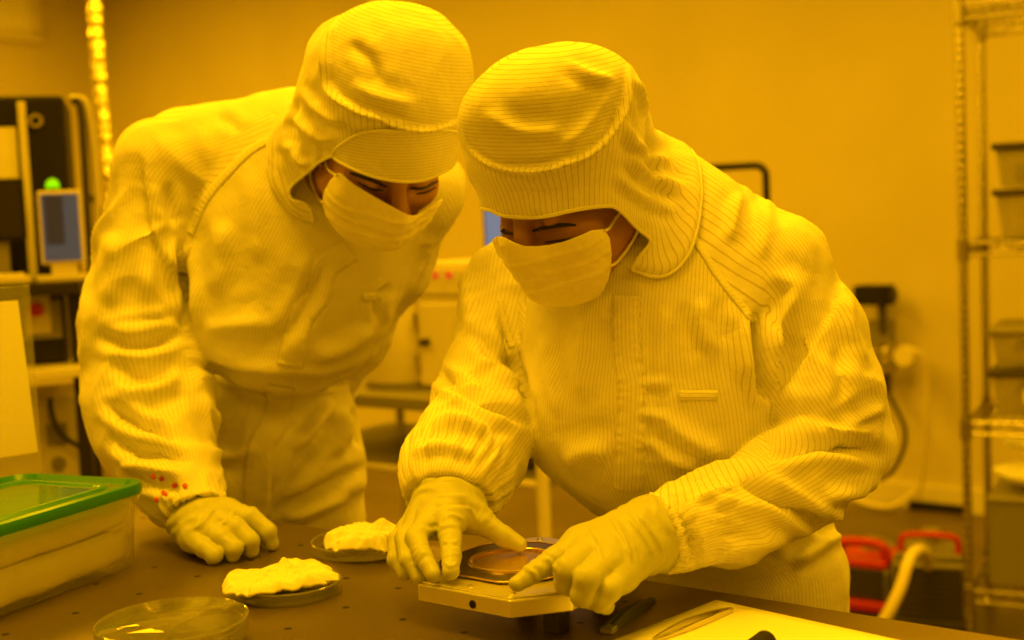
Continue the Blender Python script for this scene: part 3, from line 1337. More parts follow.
ax_l = nrm([.42, -.74, -.52])
SPEC_L = dict(
    root=(float(g2l[0] + g2r[0]) / 2, float(g2l[1] + g2r[1]) / 2, 0.0),
    label='person at left in white hooded coverall, leaning with one gloved hand on the table',
    limbs={'arm_r': arm2_r, 'arm_l': arm2_l, 'leg_l': leg2_l, 'leg_r': leg2_r},
    order=['arm_l', 'leg_l', 'leg_r', 'arm_r'],
    blend={'arm_r': .012, 'arm_l': .02, 'leg_l': .04, 'leg_r': .04},
    torso=torso_L,
    torso_limb=Limb([(PEL2, .17), (J(280, 330, 1.92), .17), (J(330, 190, 1.88), .17)], .03),
    torso_r=.155,
    bounds=([-.66, -1.05, 1.55], [-.06, .33, 2.35]),
    wrinkle={'torso': .0035, 'arm_l': .005, 'arm_r': .0065, 'leg_l': .005, 'leg_r': .005},
    cuffs=[(J(189, 508, 1.63), ax_l, .03, .002, 24)],
    extra=[lambda P: rc(P, J(183, 488, 1.66), J(209, 536, 1.575), RP(28, 1.65), RP(29.5, 1.6))],
    lips=[(J(191, 511, 1.612), ax_l, RP(24.5, 1.61)), (J(290, 430, 2.22), nrm([-.3, -.9, .2]), .030)],
    folds=[
        # sleeve of the right arm
        ([(140, 150), (143, 190), (150, 230), (165, 262), (183, 290)], 5, -6, 0, 9, 'edge'),
        ([(167, 180), (170, 205), (178, 230)], 6, -5),
        ([(215, 115), (230, 122), (238, 135)], 6, -3),
        ([(184, 238), (182, 262), (186, 292), (184, 330)], 6, 17, 0, 9, 'crease'),
        ([(95, 335), (130, 345), (160, 340), (182, 332)], 7, 9, 0, 9, 'crease'),
        ([(108, 355), (140, 375), (178, 372)], 9, -6),
        ([(112, 385), (140, 395), (185, 375)], 9, 7),
        ([(98, 400), (130, 420), (165, 435), (188, 447)], 6, 9, 0, 9, 'crease'),
        ([(106, 435), (130, 450), (170, 455), (195, 462)], 6, 8, 0, 9, 'crease'),
        ([(118, 465), (150, 470), (190, 478)], 5, 6),
        ([(130, 480), (155, 486), (185, 490)], 5, -5),
        ([(110, 230), (115, 270), (108, 310)], 10, 4),
        ([(150, 260), (150, 300), (165, 325)], 10, 4),
        # raglan seam, placket
        ([(330, 250), (316, 285), (290, 330), (250, 352)], 9, -6),
        ([(225, 215), (222, 260), (218, 300)], 12, 5),
        ([(250, 160), (255, 210), (258, 270)], 12, 3),
        ([(200, 330), (235, 325), (270, 320)], 10, 4),
        ([(190, 360), (225, 372), (280, 378), (330, 381), (378, 366)], 5, 9, 0, 9, 'crease'),
        ([(205, 345), (250, 362), (300, 366)], 8, 4),
        ([(376, 322), (350, 345), (310, 360)], 9, 6),
        ([(392, 285), (378, 300), (376, 325)], 5, 7, 0, 9, 'crease'),
        # trousers
        ([(350, 400), (330, 425), (300, 465), (270, 512)], 7, 8, 0, 9, 'crease'),
        ([(335, 400), (310, 435), (285, 450)], 9, 6),
        ([(355, 405), (362, 430), (360, 450)], 7, -6),
        ([(340, 402), (345, 430), (335, 460)], 8, 5),
        ([(270, 515), (300, 500), (340, 480), (372, 462)], 7, 7, 0, 9, 'crease'),
        ([(280, 520), (315, 508), (350, 494)], 6, 5),
        ([(186, 440), (205, 452), (235, 455), (255, 440)], 7, 6),
        ([(200, 390), (215, 415), (240, 430)], 8, 3),
    ],
    panels=[([(275, 137), (225, 175), (188, 236), (184, 300), (184, 340), (190, 380), (400, 380), (460, 150), (300, 120)], 'torso', 1.5, 2.0),
            ([(275, 137), (225, 175), (188, 236), (184, 300), (60, 300), (60, 80), (275, 80)], 'arm_r', 0, 9)],
    ribbons=[('placket', [(350, 250), (325, 268), (318, 295), (300, 320), (290, 366)], 13, .0022, dict(pucker=.0015, uvphase=.002)),
             ('placket', [(282, 386), (276, 420), (260, 450), (256, 515)], 14, .0020, dict(pucker=.001, uvphase=.002)),
             ('seam', [(275, 137), (250, 151), (225, 176), (205, 201), (190, 234)], 4.0, .0012, dict(rope=.0018)),
             ('name_tag', [(363, 298), (381, 296)], 4.0, .0022, dict())],
    h=.0042,
)
SPEC_L['marks'] = [[(152, 474), (156, 478)], [(162, 492), (167, 496)], [(172, 486), (178, 484)], [(184, 484), (187, 488)], [(160, 480), (164, 477)], [(178, 508), (182, 506)], [(156, 497), (158, 502)]]
arm2_r.skip = arm2_l.skip = 0
F_HL = nrm([.33, -.66, -.64])
A_HL = frame_from(F_HL)
H_L = J(378, 142, 1.67)
head_L = head_field(H_L, A_HL, J(318, 180, 1.80))
_cl = np.stack([nrm([1, -.2, 0]), nrm([.2, 1, 0]), [0, 0, 1.0]])


def hood_field_L(P):
    d = ell(P, J(398, 70, 1.62), _cl, np.array([RP(76, 1.62), RP(66, 1.62), .118]))
    d = sm(d, ell(P, J(398, 105, 1.62), _cl, np.array([RP(70, 1.62), RP(60, 1.62), .115])), .02)
    d = sm(d, rc(P, J(395, 110, 1.63), J(396, 145, 1.62), RP(62, 1.63), RP(56, 1.62)), .03)
    d = sm(d, rc(P, J(362, 75, 1.66), J(340, 140, 1.72), RP(60, 1.66), RP(52, 1.72)), .03)
    d = sm(d, rc(P, J(340, 140, 1.72), J(320, 175, 1.79), RP(52, 1.72), RP(50, 1.79)), .03)
    return d


_crL = [(340, 8), (328, 50), (331, 85), (346, 102), (380, 116), (420, 128), (458, 121), (472, 110)]
_vis = [(333, 157), (345, 142), (368, 132), (410, 131), (459, 133), (455, 163), (440, 174), (420, 181), (395, 181), (365, 174)]
SPEC_L.update(
    hood=hood_field_L,
    cape=lambda P: ell(P, J(325, 165, 1.78), np.eye(3), np.array([.068, .085, .16])),
    hood_bounds=([-.36, .10, 1.46], [.0, .44, 2.02]),
    hood_folds=[(_crL, 2.5, 2.5), (_crL, 5, 4, 0, 9, 'edge'),
                ([(300, 85), (320, 110), (350, 125)], 6, 4), ([(290, 110), (315, 135), (340, 140)], 6, 4), ([(285, 140), (300, 160), (312, 168)], 5, 4),
                ([(350, 80), (375, 95), (420, 105)], 7, 3), ([(345, 40), (370, 60), (380, 90)], 7, -3), ([(296, 95), (292, 130), (296, 160)], 5, -4)],
    opening=[(337, 156), (321, 161), (309, 171), (290, 188), (292, 200), (310, 208), (335, 260), (480, 260), (480, 168), (440, 164), (400, 168), (360, 164)],
    opening_side=lambda V: V[:, 2] < 1.76,
    hood_pick=lambda c, u: np.where(poly_sd(u, np.array(_crL + [(520, 110), (520, -60), (340, -60)])) > 0, 0, 1),
    hood_coords={0: lambda p: (p @ nrm([.25, 1, -.3]), None, p[:, 0]),
                 1: lambda p: (lambda q: (np.arctan2(q[:, 0], -q[:, 2]), .10, p[:, 1]))(p - J(375, 110, 1.72))},
    visor=_vis,
    mask=[(337, 173), (352, 183), (378, 199), (408, 215), (424, 212), (448, 198), (480, 215), (445, 250), (395, 256), (345, 240), (322, 203)],
    mask_bounds=([-.26, .06, 1.46], [.0, .22, 1.76]),
    mask_keep=lambda V: 1.72 - V[:, 2],
    loops=[[(338, 176), (331, 169), (328, 161)], [(324, 202), (317, 190), (313, 176), (314, 168)]],
    brows=[([(350, 173), (363, 177), (376, 182), (388, 187)], .005, .0006), ([(410, 189), (424, 187), (438, 181)], .005, .0006)],
    lashes=[([(358, 182), (366, 186), (375, 190), (384, 191)], .0028, .001), ([(416, 194), (426, 192), (436, 187)], .0028, .001)],
)


# ---- hands of the figure in front
GL_FR = [([(424, 505), (442, 496), (470, 497)], 2.5, 1.0), ([(426, 512), (445, 504), (472, 505)], 2.2, -.8), ([(440, 520), (452, 515), (464, 520)], 2, .9),
         ([(438, 528), (450, 524), (460, 527)], 2, .7), ([(466, 505), (474, 514), (478, 524)], 2, .8), ([(420, 520), (430, 526), (440, 524)], 2.5, -.9),
         ([(444, 562), (451, 566), (458, 562)], 1.8, .8), ([(442, 540), (450, 543), (459, 540)], 2, .7)]
GL_FL = [([(607, 512), (625, 540), (632, 566)], 2.5, 1.2), ([(585, 527), (598, 548), (602, 560)], 2.4, .9), ([(622, 508), (646, 540), (658, 566)], 2.5, 1.2),
         ([(615, 512), (635, 540), (644, 568)], 2.2, -.8), 
         ([(546, 556), (553, 564), (556, 572)], 2, .8), ([(538, 562), (544, 570), (546, 578)], 2, .8),
         ([(530, 568), (536, 576), (538, 583)], 2, .8), ([(635, 510), (655, 535), (668, 560)], 2.2, 1.0)]
GL_L = [([(215, 506), (205, 520), (192, 532)], 2.0, 1.0), ([(222, 507), (208, 522), (196, 540)], 1.8, -.7), ([(236, 508), (228, 520), (214, 530)], 2, .8)]


def hand_front_right():
    w = J(447, 486, 1.385)
    palm = [(J(448, 468, 1.42), J(447, 498, 1.375), RP(26, 1.4), RP(27, 1.37)),
            (J(440, 498, 1.375), J(426, 524, 1.34), RP(21, 1.37), RP(13, 1.34)), (J(447, 498, 1.375), J(441, 522, 1.325), RP(23, 1.37), RP(14, 1.33)),
            (J(452, 498, 1.375), J(450, 518, 1.325), RP(21, 1.37), RP(15, 1.33)), (J(458, 495, 1.375), J(470, 515, 1.355), RP(19, 1.37), RP(14, 1.35)),
            (J(436, 505, 1.37), J(412, 530, 1.35), RP(18, 1.37), RP(11, 1.35))]
    fg = [
        [(J(463, 505, 1.365), RP(16, 1.36)), (J(482, 521, 1.35), RP(12, 1.35)), (J(503, 536, 1.345), RP(10.5, 1.34)), (J(520, 545, 1.34), RP(7, 1.34))],      # thumb
        [(J(448, 512, 1.335), RP(14, 1.33)), (J(450, 535, 1.29), RP(11, 1.29)), (J(451, 556, 1.262), RP(10, 1.26)), (J(451, 571, 1.245), RP(8.6, 1.24))],    # index
        [(J(434, 516, 1.335), RP(13, 1.33)), (J(416, 537, 1.29), RP(10.5, 1.29)), (J(424, 557, 1.265), RP(9.5, 1.26)), (J(433, 574, 1.25), RP(8, 1.25))],    # middle
        [(J(424, 522, 1.345), RP(12, 1.34)), (J(405, 537, 1.31), RP(10, 1.31)), (J(408, 560, 1.28), RP(9, 1.28)), (J(419, 577, 1.268), RP(7.5, 1.27))],       # ring
        [(J(414, 526, 1.355), RP(11, 1.35)), (J(397, 540, 1.33), RP(9, 1.33)), (J(396, 560, 1.31), RP(8, 1.31)), (J(405, 573, 1.30), RP(7, 1.30))],          # little
    ]
    f = hand_field(w, 0, palm, fg)
    return f, ([-.135, -.27, 1.20], [.04, -.10, 1.46]), [(J(451, 556, 1.262), nrm([0, -.8, -.5]), .016), (J(450, 535, 1.29), nrm([0, -.8, -.5]), .018), (J(424, 557, 1.265), nrm([.4, -.8, -.5]), .016), (J(482, 521, 1.35), nrm([.8, -.5, 0]), .02)], J(447, 496, 1.375), ax_rr, GL_FR


def hand_front_left():
    w = J(668, 530, 1.272)
    palm = [(J(694, 521, 1.295), J(655, 534, 1.265), RP(29, 1.28), RP(33, 1.26)),
            (J(650, 520, 1.262), J(578, 541, 1.225), RP(21, 1.26), RP(13, 1.22)), (J(652, 528, 1.255), J(590, 552, 1.205), RP(22, 1.26), RP(14, 1.2)),
            (J(652, 538, 1.25), J(606, 565, 1.195), RP(22, 1.26), RP(14, 1.2)), (J(652, 548, 1.25), J(622, 577, 1.20), RP(20, 1.26), RP(12.5, 1.2))]
    fg = [
        [(J(580, 543, 1.22), RP(14, 1.22)), (J(553, 560, 1.20), RP(11, 1.2)), (J(533, 573, 1.19), RP(10, 1.19)), (J(517, 584, 1.184), RP(8, 1.18))],
        [(J(586, 553, 1.205), RP(14.5, 1.2)), (J(566, 569, 1.165), RP(12.5, 1.16)), (J(565, 583, 1.17), RP(11, 1.17)), (J(576, 590, 1.19), RP(9, 1.19))],
        [(J(604, 565, 1.195), RP(14.5, 1.2)), (J(587, 579, 1.152), RP(13, 1.15)), (J(582, 595, 1.155), RP(11.5, 1.15)), (J(592, 600, 1.18), RP(9.5, 1.18))],
        [(J(621, 577, 1.20), RP(13, 1.2)), (J(609, 590, 1.162), RP(12, 1.16)), (J(601, 602, 1.16), RP(10.5, 1.16)), (J(606, 606, 1.18), RP(9, 1.18))],
        [(J(640, 540, 1.275), RP(15, 1.27)), (J(606, 548, 1.27), RP(12, 1.27)), (J(578, 560, 1.25), RP(11, 1.25)), (J(562, 572, 1.235), RP(9, 1.23))],   # thumb, behind
    ]
    f = hand_field(w, 0, palm, fg)
    return f, ([-.01, -.31, 1.11], [.19, -.15, 1.34]), [(J(553, 560, 1.20), nrm([-.8, -.5, -.2]), .02), (J(533, 573, 1.19), nrm([-.8, -.5, -.2]), .016)], J(652, 535, 1.262), ax_rl, GL_FL


def hand_left_fist():
    w = J(190, 510, 1.632)
    palm = [(J(178, 495, 1.66), J(196, 516, 1.62), RP(19, 1.65), RP(21, 1.62)),
            (J(196, 514, 1.62), J(228, 513, 1.605), RP(18, 1.62), RP(12, 1.6)), (J(196, 518, 1.615), J(216, 521, 1.585), RP(18, 1.62), RP(12, 1.58)),
            (J(194, 522, 1.61), J(204, 530, 1.575), RP(18, 1.62), RP(12, 1.57)), (J(190, 526, 1.61), J(193, 539, 1.575), RP(17, 1.62), RP(11, 1.57))]
    fg = [
        [(J(226, 513, 1.605), RP(12, 1.6)), (J(250, 518, 1.59), RP(10.5, 1.59)), (J(267, 532, 1.585), RP(9.3, 1.58)), (J(271, 543, 1.588), RP(7.5, 1.58))],
        [(J(214, 520, 1.588), RP(12, 1.58)), (J(236, 528, 1.565), RP(10.5, 1.56)), (J(250, 541, 1.557), RP(9.3, 1.56)), (J(251, 550, 1.560), RP(7.8, 1.56))],
        [(J(203, 529, 1.575), RP(12, 1.57)), (J(221, 538, 1.550), RP(10.5, 1.55)), (J(234, 549, 1.540), RP(9, 1.54)), (J(233, 555, 1.543), RP(7.5, 1.54))],
        [(J(193, 538, 1.572), RP(11, 1.57)), (J(205, 548, 1.545), RP(9.5, 1.55)), (J(215, 555, 1.533), RP(8, 1.53)), (J(213, 558, 1.535), RP(7, 1.53))],
        [(J(205, 512, 1.64), RP(13, 1.64)), (J(232, 522, 1.635), RP(11, 1.63)), (J(250, 532, 1.62), RP(9, 1.62)), (J(258, 538, 1.612), RP(7.5, 1.61))],
    ]
    f = hand_field(w, 0, palm, fg)
    return f, ([-.47, -.32, 1.50], [-.28, -.19, 1.70]), [], J(197, 516, 1.62), ax_l, GL_L


def hand_left_back():
    a = J(290, 430, 2.22)
    d = nrm(J(262, 480, 2.26) - a)
    sd = nrm(np.cross(d, [0, 0, 1.0]))
    palm = [(a - d * .05, a + d * .01, .03, .028)] + [(a, a + d * .085 + sd * x, .022, .013) for x in (-.03, -.01, .01, .03)]
    fg = []
    for x, l in ((-.033, .07), (-.011, .08), (.011, .075), (.033, .058)):
        b = a + d * .085 + sd * x
        fg.append([(b, .0125), (b + d * l * .5 + np.array([0, 0, .008]), .0105), (b + d * l * .8 + np.array([0, 0, -.006]), .0095), (b + d * l + np.array([0, 0, -.02]), .008)])
    b = a + d * .03 - sd * .03
    fg.append([(b, .014), (b + d * .03 - sd * .025, .0115), (b + d * .065 - sd * .03, .009)])
    f = hand_field(a, 0, palm, fg)
    c = a + d * .08
    return f, (c - .14, c + .14), [], a, d, []


def boots(P0, legs, F):
    Fw = ROT @ np.asarray(F)
    Fw = nrm([Fw[0], Fw[1], 0])
    for l in legs:
        a = to_world(l.pts[-1][0])
        h = np.array([a[0], a[1], 0.0])

        def f(P):
            d = rc(P, h + [0, 0, .03] - Fw * .05, h + [0, 0, .045] + Fw * .02, .036, .045)
            d = sm(d, rc(P, h + [0, 0, .045], h + [0, 0, .035] + Fw * .15, .045, .038), .03)
            d = sm(d, rc(P, h + [0, 0, .05] - Fw * .01, h + [0, 0, .17] - Fw * .01, .05, .06), .03)
            return smax(d, -P[:, 2], .004)
        V, Q = surface(f, h + [-.24, -.24, -.02], h + [.24, .24, .26], .006)
        new_mesh('boot', V, Q, M['boot'], P0)

# ================================================================== the room and its furniture
ZT = .92
E0 = on_z(329, 529, ZT)
_d = on_z(964, 630, ZT) - E0
ANG = math.atan2(_d[1], _d[0])
E1 = np.array([math.cos(ANG), math.sin(ANG), 0])
E2 = np.array([-E1[1], E1[0], 0])


def fr(o, ang):
    """4x4 frame at o turned by ang about z"""
    m = np.eye(4)
    m[:3, 0] = [math.cos(ang), math.sin(ang), 0]
    m[:3, 1] = [-math.sin(ang), math.cos(ang), 0]
    m[:3, 3] = o
    return m


def frd(o, d):
    return fr(o, math.atan2(d[1], d[0]))


M['wall'] = add_bump(vary(mat('painted_wall', (.7, .62, .45), .55), (.60, .53, .39), (.66, .59, .43), 1.2, 3), 40, .06)
M['ceiling'] = mat('ceiling_tile', (.75, .7, .6), .8)
M['floor'] = add_bump(vary(mat('vinyl_floor', (.2, .14, .08), .35), (.09, .06, .035), (.14, .098, .06), 3, 5), 60, .05)
M['steel'] = mat('brushed_steel', (.62, .58, .52), .28, 1.0)
M['chrome'] = mat('chromed_wire', (.44, .40, .34), .25, 1.0)
M['alu'] = add_bump(mat('milled_aluminium', (.95, .92, .85), .3, .85), 220, .05)
M['black'] = mat('black_plastic', (.014, .011, .009), .6)
M['blackmetal'] = mat('black_enamel', (.03, .024, .02), .3)
M['dark'] = mat('dark_grey_plastic', (.06, .05, .045), .5)
M['grey'] = mat('grey_enamel', (.22, .2, .17), .45)
M['beige'] = add_bump(mat('beige_enamel', (.62, .56, .44), .45), 50, .05)
M['cream'] = mat('cream_panel', (.72, .66, .54), .5)
M['red'] = mat('red_enamel', (.55, .025, .015), .4)
M['paper'] = add_bump(mat('white_paper', (.90, .88, .82), .7), 30, .06)
M['ink'] = mat('grey_ink', (.2, .17, .13), .8)
M['wipe'] = add_bump(mat('white_wipe', (.82, .80, .74), .85), 90, .4, .002)
M['hose'] = mat('cream_hose', (.72, .64, .45), .45)
M['cable'] = mat('black_cable', (.02, .017, .014), .5)
for k_ in ('black', 'blackmetal', 'dark'):
    M[k_].node_tree.nodes['Principled BSDF'].inputs['Specular IOR Level'].default_value = .22
M['label'] = mat('yellow_label', (.85, .80, .55), .6)
M['foil'] = add_bump(mat('aluminium_foil', (.9, .86, .78), .22, 1.0), 28, .8, .02)
M['frame_dark'] = mat('dark_frame_film', (.10, .075, .05), .22, .7)
M['wafer'] = mat('polished_wafer', (.16, .13, .10), .05, 1.0)
M['brass'] = mat('gold_ring', (.85, .62, .25), .25, 1.0)
M['tool'] = mat('dark_green_plastic', (.045, .05, .025), .45)


def glassy(name, col, rough=.05, alpha=.18):
    """thin clear plastic: a mix of see-through and gloss"""
    m = bpy.data.materials.new(name)
    m.use_nodes = True
    nt = m.node_tree
    nt.nodes.clear()
    out = nt.nodes.new('ShaderNodeOutputMaterial')
    tr = nt.nodes.new('ShaderNodeBsdfTransparent')
    tr.inputs[0].default_value = (*col, 1)
    gl = nt.nodes.new('ShaderNodeBsdfGlossy')
    gl.inputs['Roughness'].default_value = rough
    d0 = nt.nodes.new('ShaderNodeBsdfDiffuse')
    d0.inputs[0].default_value = (*col, 1)
    tl = nt.nodes.new('ShaderNodeBsdfTranslucent')
    tl.inputs[0].default_value = (*col, 1)
    df = nt.nodes.new('ShaderNodeMixShader')
    df.inputs[0].default_value = .5
    nt.links.new(d0.outputs[0], df.inputs[1])
    nt.links.new(tl.outputs[0], df.inputs[2])
    lw = nt.nodes.new('ShaderNodeLayerWeight')
    fz = nt.nodes.new('ShaderNodeMath')
    fz.operation = 'POWER'
    fz.inputs[1].default_value = 3.5
    nt.links.new(lw.outputs['Facing'], fz.inputs[0])
    fm = nt.nodes.new('ShaderNodeMath')
    fm.operation = 'MULTIPLY_ADD'
    fm.inputs[1].default_value = .55
    fm.inputs[2].default_value = .04
    nt.links.new(fz.outputs[0], fm.inputs[0])
    fz = fm
    m1 = nt.nodes.new('ShaderNodeMixShader')
    m1.inputs[0].default_value = alpha
    m2 = nt.nodes.new('ShaderNodeMixShader')
    nt.links.new(tr.outputs[0], m1.inputs[1])
    nt.links.new(df.outputs[0], m1.inputs[2])
    nt.links.new(fz.outputs[0], m2.inputs[0])
    nt.links.new(m1.outputs[0], m2.inputs[1])
    nt.links.new(gl.outputs[0], m2.inputs[2])
    nt.links.new(m2.outputs[0], out.inputs[0])
    return m


M['clear'] = glassy('clear_plastic', (.95, .95, .93), .06, .10)
M['clear2'] = glassy('clear_polystyrene', (.93, .93, .90), .04, .05)
M['frost'] = glassy('frosted_plastic', (.90, .88, .80), .25, .27)
M['greenlid'] = mat('green_plastic', (.02, .22, .04), .3)
M['greenclear'] = glassy('clear_green_plastic', (.45, .72, .38), .1, .35)

# table top: satin steel with a grid of small tapped holes
mt = M['tabletop'] = mat('satin_steel_top', (.30, .235, .17), .34, .75)
_b = mt.node_tree.nodes['Principled BSDF']
_tc = nd(mt, 'ShaderNodeTexCoord')
_sx = nd(mt, 'ShaderNodeSeparateXYZ')
lk(mt, _tc.outputs['Object'], _sx.inputs[0])


def _m(op, a, b=None, c=None):
    n = nd(mt, 'ShaderNodeMath', operation=op)
    for i, x in enumerate((a, b, c)):
        if x is None:
            continue
        if isinstance(x, (int, float)):
            n.inputs[i].default_value = x
        else:
            lk(mt, x, n.inputs[i])
    return n.outputs[0]


_G = .0795
_fx = _m('SUBTRACT', _m('FRACT', _m('DIVIDE', _m('ADD', _sx.outputs[0], 10 * _G - .031 + _G / 2), _G)), .5)
_fy = _m('SUBTRACT', _m('FRACT', _m('DIVIDE', _m('ADD', _sx.outputs[1], 10 * _G - .001 + _G / 2), _G)), .5)
_rr = _m('SQRT', _m('ADD', _m('MULTIPLY', _fx, _fx), _m('MULTIPLY', _fy, _fy)))
_hole = _m('LESS_THAN', _rr, .05)
_nz = nd(mt, 'ShaderNodeTexNoise')
_nz.inputs['Scale'].default_value = 6
_nz.inputs['Detail'].default_value = 6
lk(mt, _tc.outputs['Object'], _nz.inputs['Vector'])
_mx = nd(mt, 'ShaderNodeMix', data_type='RGBA')
_mx.inputs[6].default_value = (.20, .15, .11, 1)
_mx.inputs[7].default_value = (.28, .22, .165, 1)
lk(mt, _nz.outputs['Fac'], _mx.inputs[0])
_m2 = nd(mt, 'ShaderNodeMix', data_type='RGBA')
lk(mt, _hole, _m2.inputs[0])
lk(mt, _mx.outputs[2], _m2.inputs[6])
_m2.inputs[7].default_value = (.01, .008, .006, 1)
lk(mt, _m2.outputs[2], _b.inputs['Base Color'])
_r1 = nd(mt, 'ShaderNodeMapRange')
_r1.inputs['To Min'].default_value = .28
_r1.inputs['To Max'].default_value = .42
lk(mt, _nz.outputs['Fac'], _r1.inputs['Value'])
lk(mt, _r1.outputs[0], _b.inputs['Roughness'])

# ---- shell
W0 = on_z(870, 502, 0)
WALL_Y = float((W0 - E0) @ E2)
_c = on_z(870, 502, 0)
# left corner: where the back wall is met in direction (107, 100)
_ray = to_world(J(107, 100, 1)) - CAM
_t = ((W0 - CAM) @ E2) / (_ray @ E2)
LC = float((CAM + _ray * _t - E0) @ E1)
RX, FY, HC = 5.2, -3.4, 3.0
RM = fr([E0[0], E0[1], 0], ANG)
T_ = .12


def shell(name, c, s, m):
    o = MB(RM).box(c, s).build(name, m)
    o['kind'] = 'structure'
    return o


_cx, _cy = (LC + RX) / 2, (WALL_Y + FY) / 2
_w, _h = RX - LC, WALL_Y - FY
shell('floor', (_cx, _cy, -.06), (_w + .3, _h + .3, .12), M['floor'])
shell('ceiling', (_cx, _cy, HC + .06), (_w + .3, _h + .3, .12), M['ceiling'])
shell('wall_back', (_cx, WALL_Y + T_ / 2, HC / 2), (_w + .24, T_, HC), M['wall'])
shell('wall_left', (LC - T_ / 2, _cy, HC / 2), (T_, _h, HC), M['wall'])
shell('wall_right', (RX + T_ / 2, _cy, HC / 2), (T_, _h, HC), M['wall'])
shell('wall_front', (_cx, FY - T_ / 2, HC / 2), (_w + .24, T_, HC), M['wall'])
shell('baseboard_back', (_cx, WALL_Y - .012, .05), (_w, .024, .10), M['cream'])
shell('baseboard_left', (LC + .012, _cy, .05), (.024, _h, .10), M['cream'])
# framed wall panel on the left wall
_p = []
for u, v in ((0, 42), (40, 44)):
    r = to_world(J(u, v, 1)) - CAM
    t = ((np.array([E0[0], E0[1], 0]) + E1 * LC - CAM) @ E1) / (r @ E1)
    _p.append(CAM + r * t)
_y1 = float((_p[1] - E0) @ E2)
_z0 = float(_p[1][2])
mb = MB(RM)
for c, s in (((LC + .02, _y1 - .6, _z0 + .04), (.04, 1.2, .08)), ((LC + .02, _y1 - .04, _z0 + .4), (.04, .08, .72)), ((LC + .02, _y1 - 1.2, _z0 + .4), (.04, .08, .72)),
             ((LC + .02, _y1 - .6, min(_z0 + .78, 2.95)), (.04, 1.2, .06))):
    mb.box(c, s, .008)
o = mb.build('window_1', M['cream'])
o['kind'] = 'structure'
MB(RM).box((LC + .008, _y1 - .6, _z0 + .4), (.012, 1.12, .72)).build('pane', M['paper'], o)


# ---- the work table
def build_table():
    base = E0 + E1 * .1 - E2 * .45
    t = thing('work_table', (base[0], base[1], 0), 'long brown steel table with a grid of small holes, in front of both people', 'table')
    m = frd([E0[0], E0[1], 0], E1)
    o = MB(m).box((.1, -.45, ZT - .02), (2.7, .9, .04), .003).build('tabletop', M['tabletop'], t)
    # object space of the top is turned with the table so that the hole grid runs along its edges
    mw = Matrix([list(r) for r in m])
    b = np.array(root_loc(t))
    M4 = Matrix.Translation(Vector((m[0, 3] - b[0], m[1, 3] - b[1], 0))) @ Matrix.Rotation(ANG, 4, 'Z')
    o.data.transform(M4.inverted())
    o.matrix_basis = M4
    MB(m).box((.1, -.45, ZT - .075), (2.5, .78, .07), .004).build('apron', M['grey'], t)
    for x in (-1.1, 1.3):
        for y in (-.08, -.82):
            MB(m).box((x, y, (ZT - .04) / 2), (.06, .06, ZT - .04), .004).build('leg', M['grey'], t)
    return t


build_table()


# ---- wafer holder
def build_holder():
    c = np.array([.005, 1.283, 0])
    m = frd(c, E1)
    t = thing('wafer_holder', (c[0], c[1], ZT), 'eight-sided silvery aluminium plate carrying a framed dark wafer, between the gloved hands', 'wafer holder')
    P = [(-.0565, -.102), (.0565, -.102), (.094, -.056), (.094, .056), (.0565, .102), (-.0565, .102), (-.094, .056), (-.094, -.056)]
    zt = .965
    b = MB(m).prism(P, zt - .019, zt - .0025)
    k = .965
    b.prism([(x * k, y * k) for x, y in P], zt - .0025, zt)
    o = b.build('plate', M['alu'], t, bevel=.0018)
    for i, (x, y) in enumerate(((-.05, -.088), (0, -.09), (.05, -.088), (.078, -.052), (-.08, -.05), (.082, 0), (-.082, 0), (.05, .088), (-.05, .088))):
        MB(m).lathe((x, y, zt), [(.0001, .0012), (.0022, .0012), (.0028, .0004), (.0028, -.001)], 14).build('screw', M['steel'], t, smooth=True)
    for x in (.012,):
        MB(m).lathe((x, -.1022, zt - .0125), [(.0001, .0004), (.004, .0004), (.004, -.003)], 18, axis=[[1, 0, 0], [0, 0, 1], [0, -1, 0]]).build('side_hole', M['black'], t, smooth=True)
    # feet
    for x, y in ((.066, -.045), (.02, .02), (.05, .06), (-.05, .06)):
        MB(m).box((x, y, (ZT + zt - .019) / 2), (.018, .018, zt - .019 - ZT), .001).build('foot', M['dark'], t)
    # dark film frame with two flats, gold inner ring, wafer
    R = .076
    n = 96
    out = []
    for i in range(n):
        a = 2 * PI * i / n
        x, y = R * math.cos(a), R * math.sin(a)
        x = max(-.069, min(.069, x))
        y = max(-.068, min(.072, y))
        out.append((x, y))
    cx, cy = -.014, -.004
    V, F = [], []
    ri = .044
    for i in range(n):
        a = 2 * PI * i / n
        ix, iy = ri * math.cos(a), ri * math.sin(a)
        for (x, y, z) in ((out[i][0], out[i][1], 0), (out[i][0], out[i][1], .0022), (ix, iy, .0022), (ix, iy, 0)):
            V.append((x + cx, y + cy, zt + .0005 + z))
    for i in range(n):
        j = (i + 1) % n
        for q in range(4):
            F.append((i * 4 + q, j * 4 + q, j * 4 + (q + 1) % 4, i * 4 + (q + 1) % 4))
    b = MB(m)
    b.add(V, F)
    b.build('film_frame', M['frame_dark'], t, bevel=.0006)
    edge = [(x * 1.004 + cx, y * 1.004 + cy, zt + .0024) for x, y in out[::1]]
    MB(m).tube(edge, .0011, 6, closed=True).build('frame_edge', M['brass'], t, smooth=True)
    MB(m).lathe((cx, cy, zt + .0018), [(.0425, 0), (.0425, .0022), (.044, .0032), (.0462, .0028), (.0468, .0008)], 96).build('clamp_ring', M['brass'], t, smooth=True)
    MB(m).lathe((cx, cy, zt), [(.0001, .0016), (.0420, .0016), (.0425, .0008)], 96).build('wafer', M['wafer'], t, smooth=True)
    return t


build_holder()


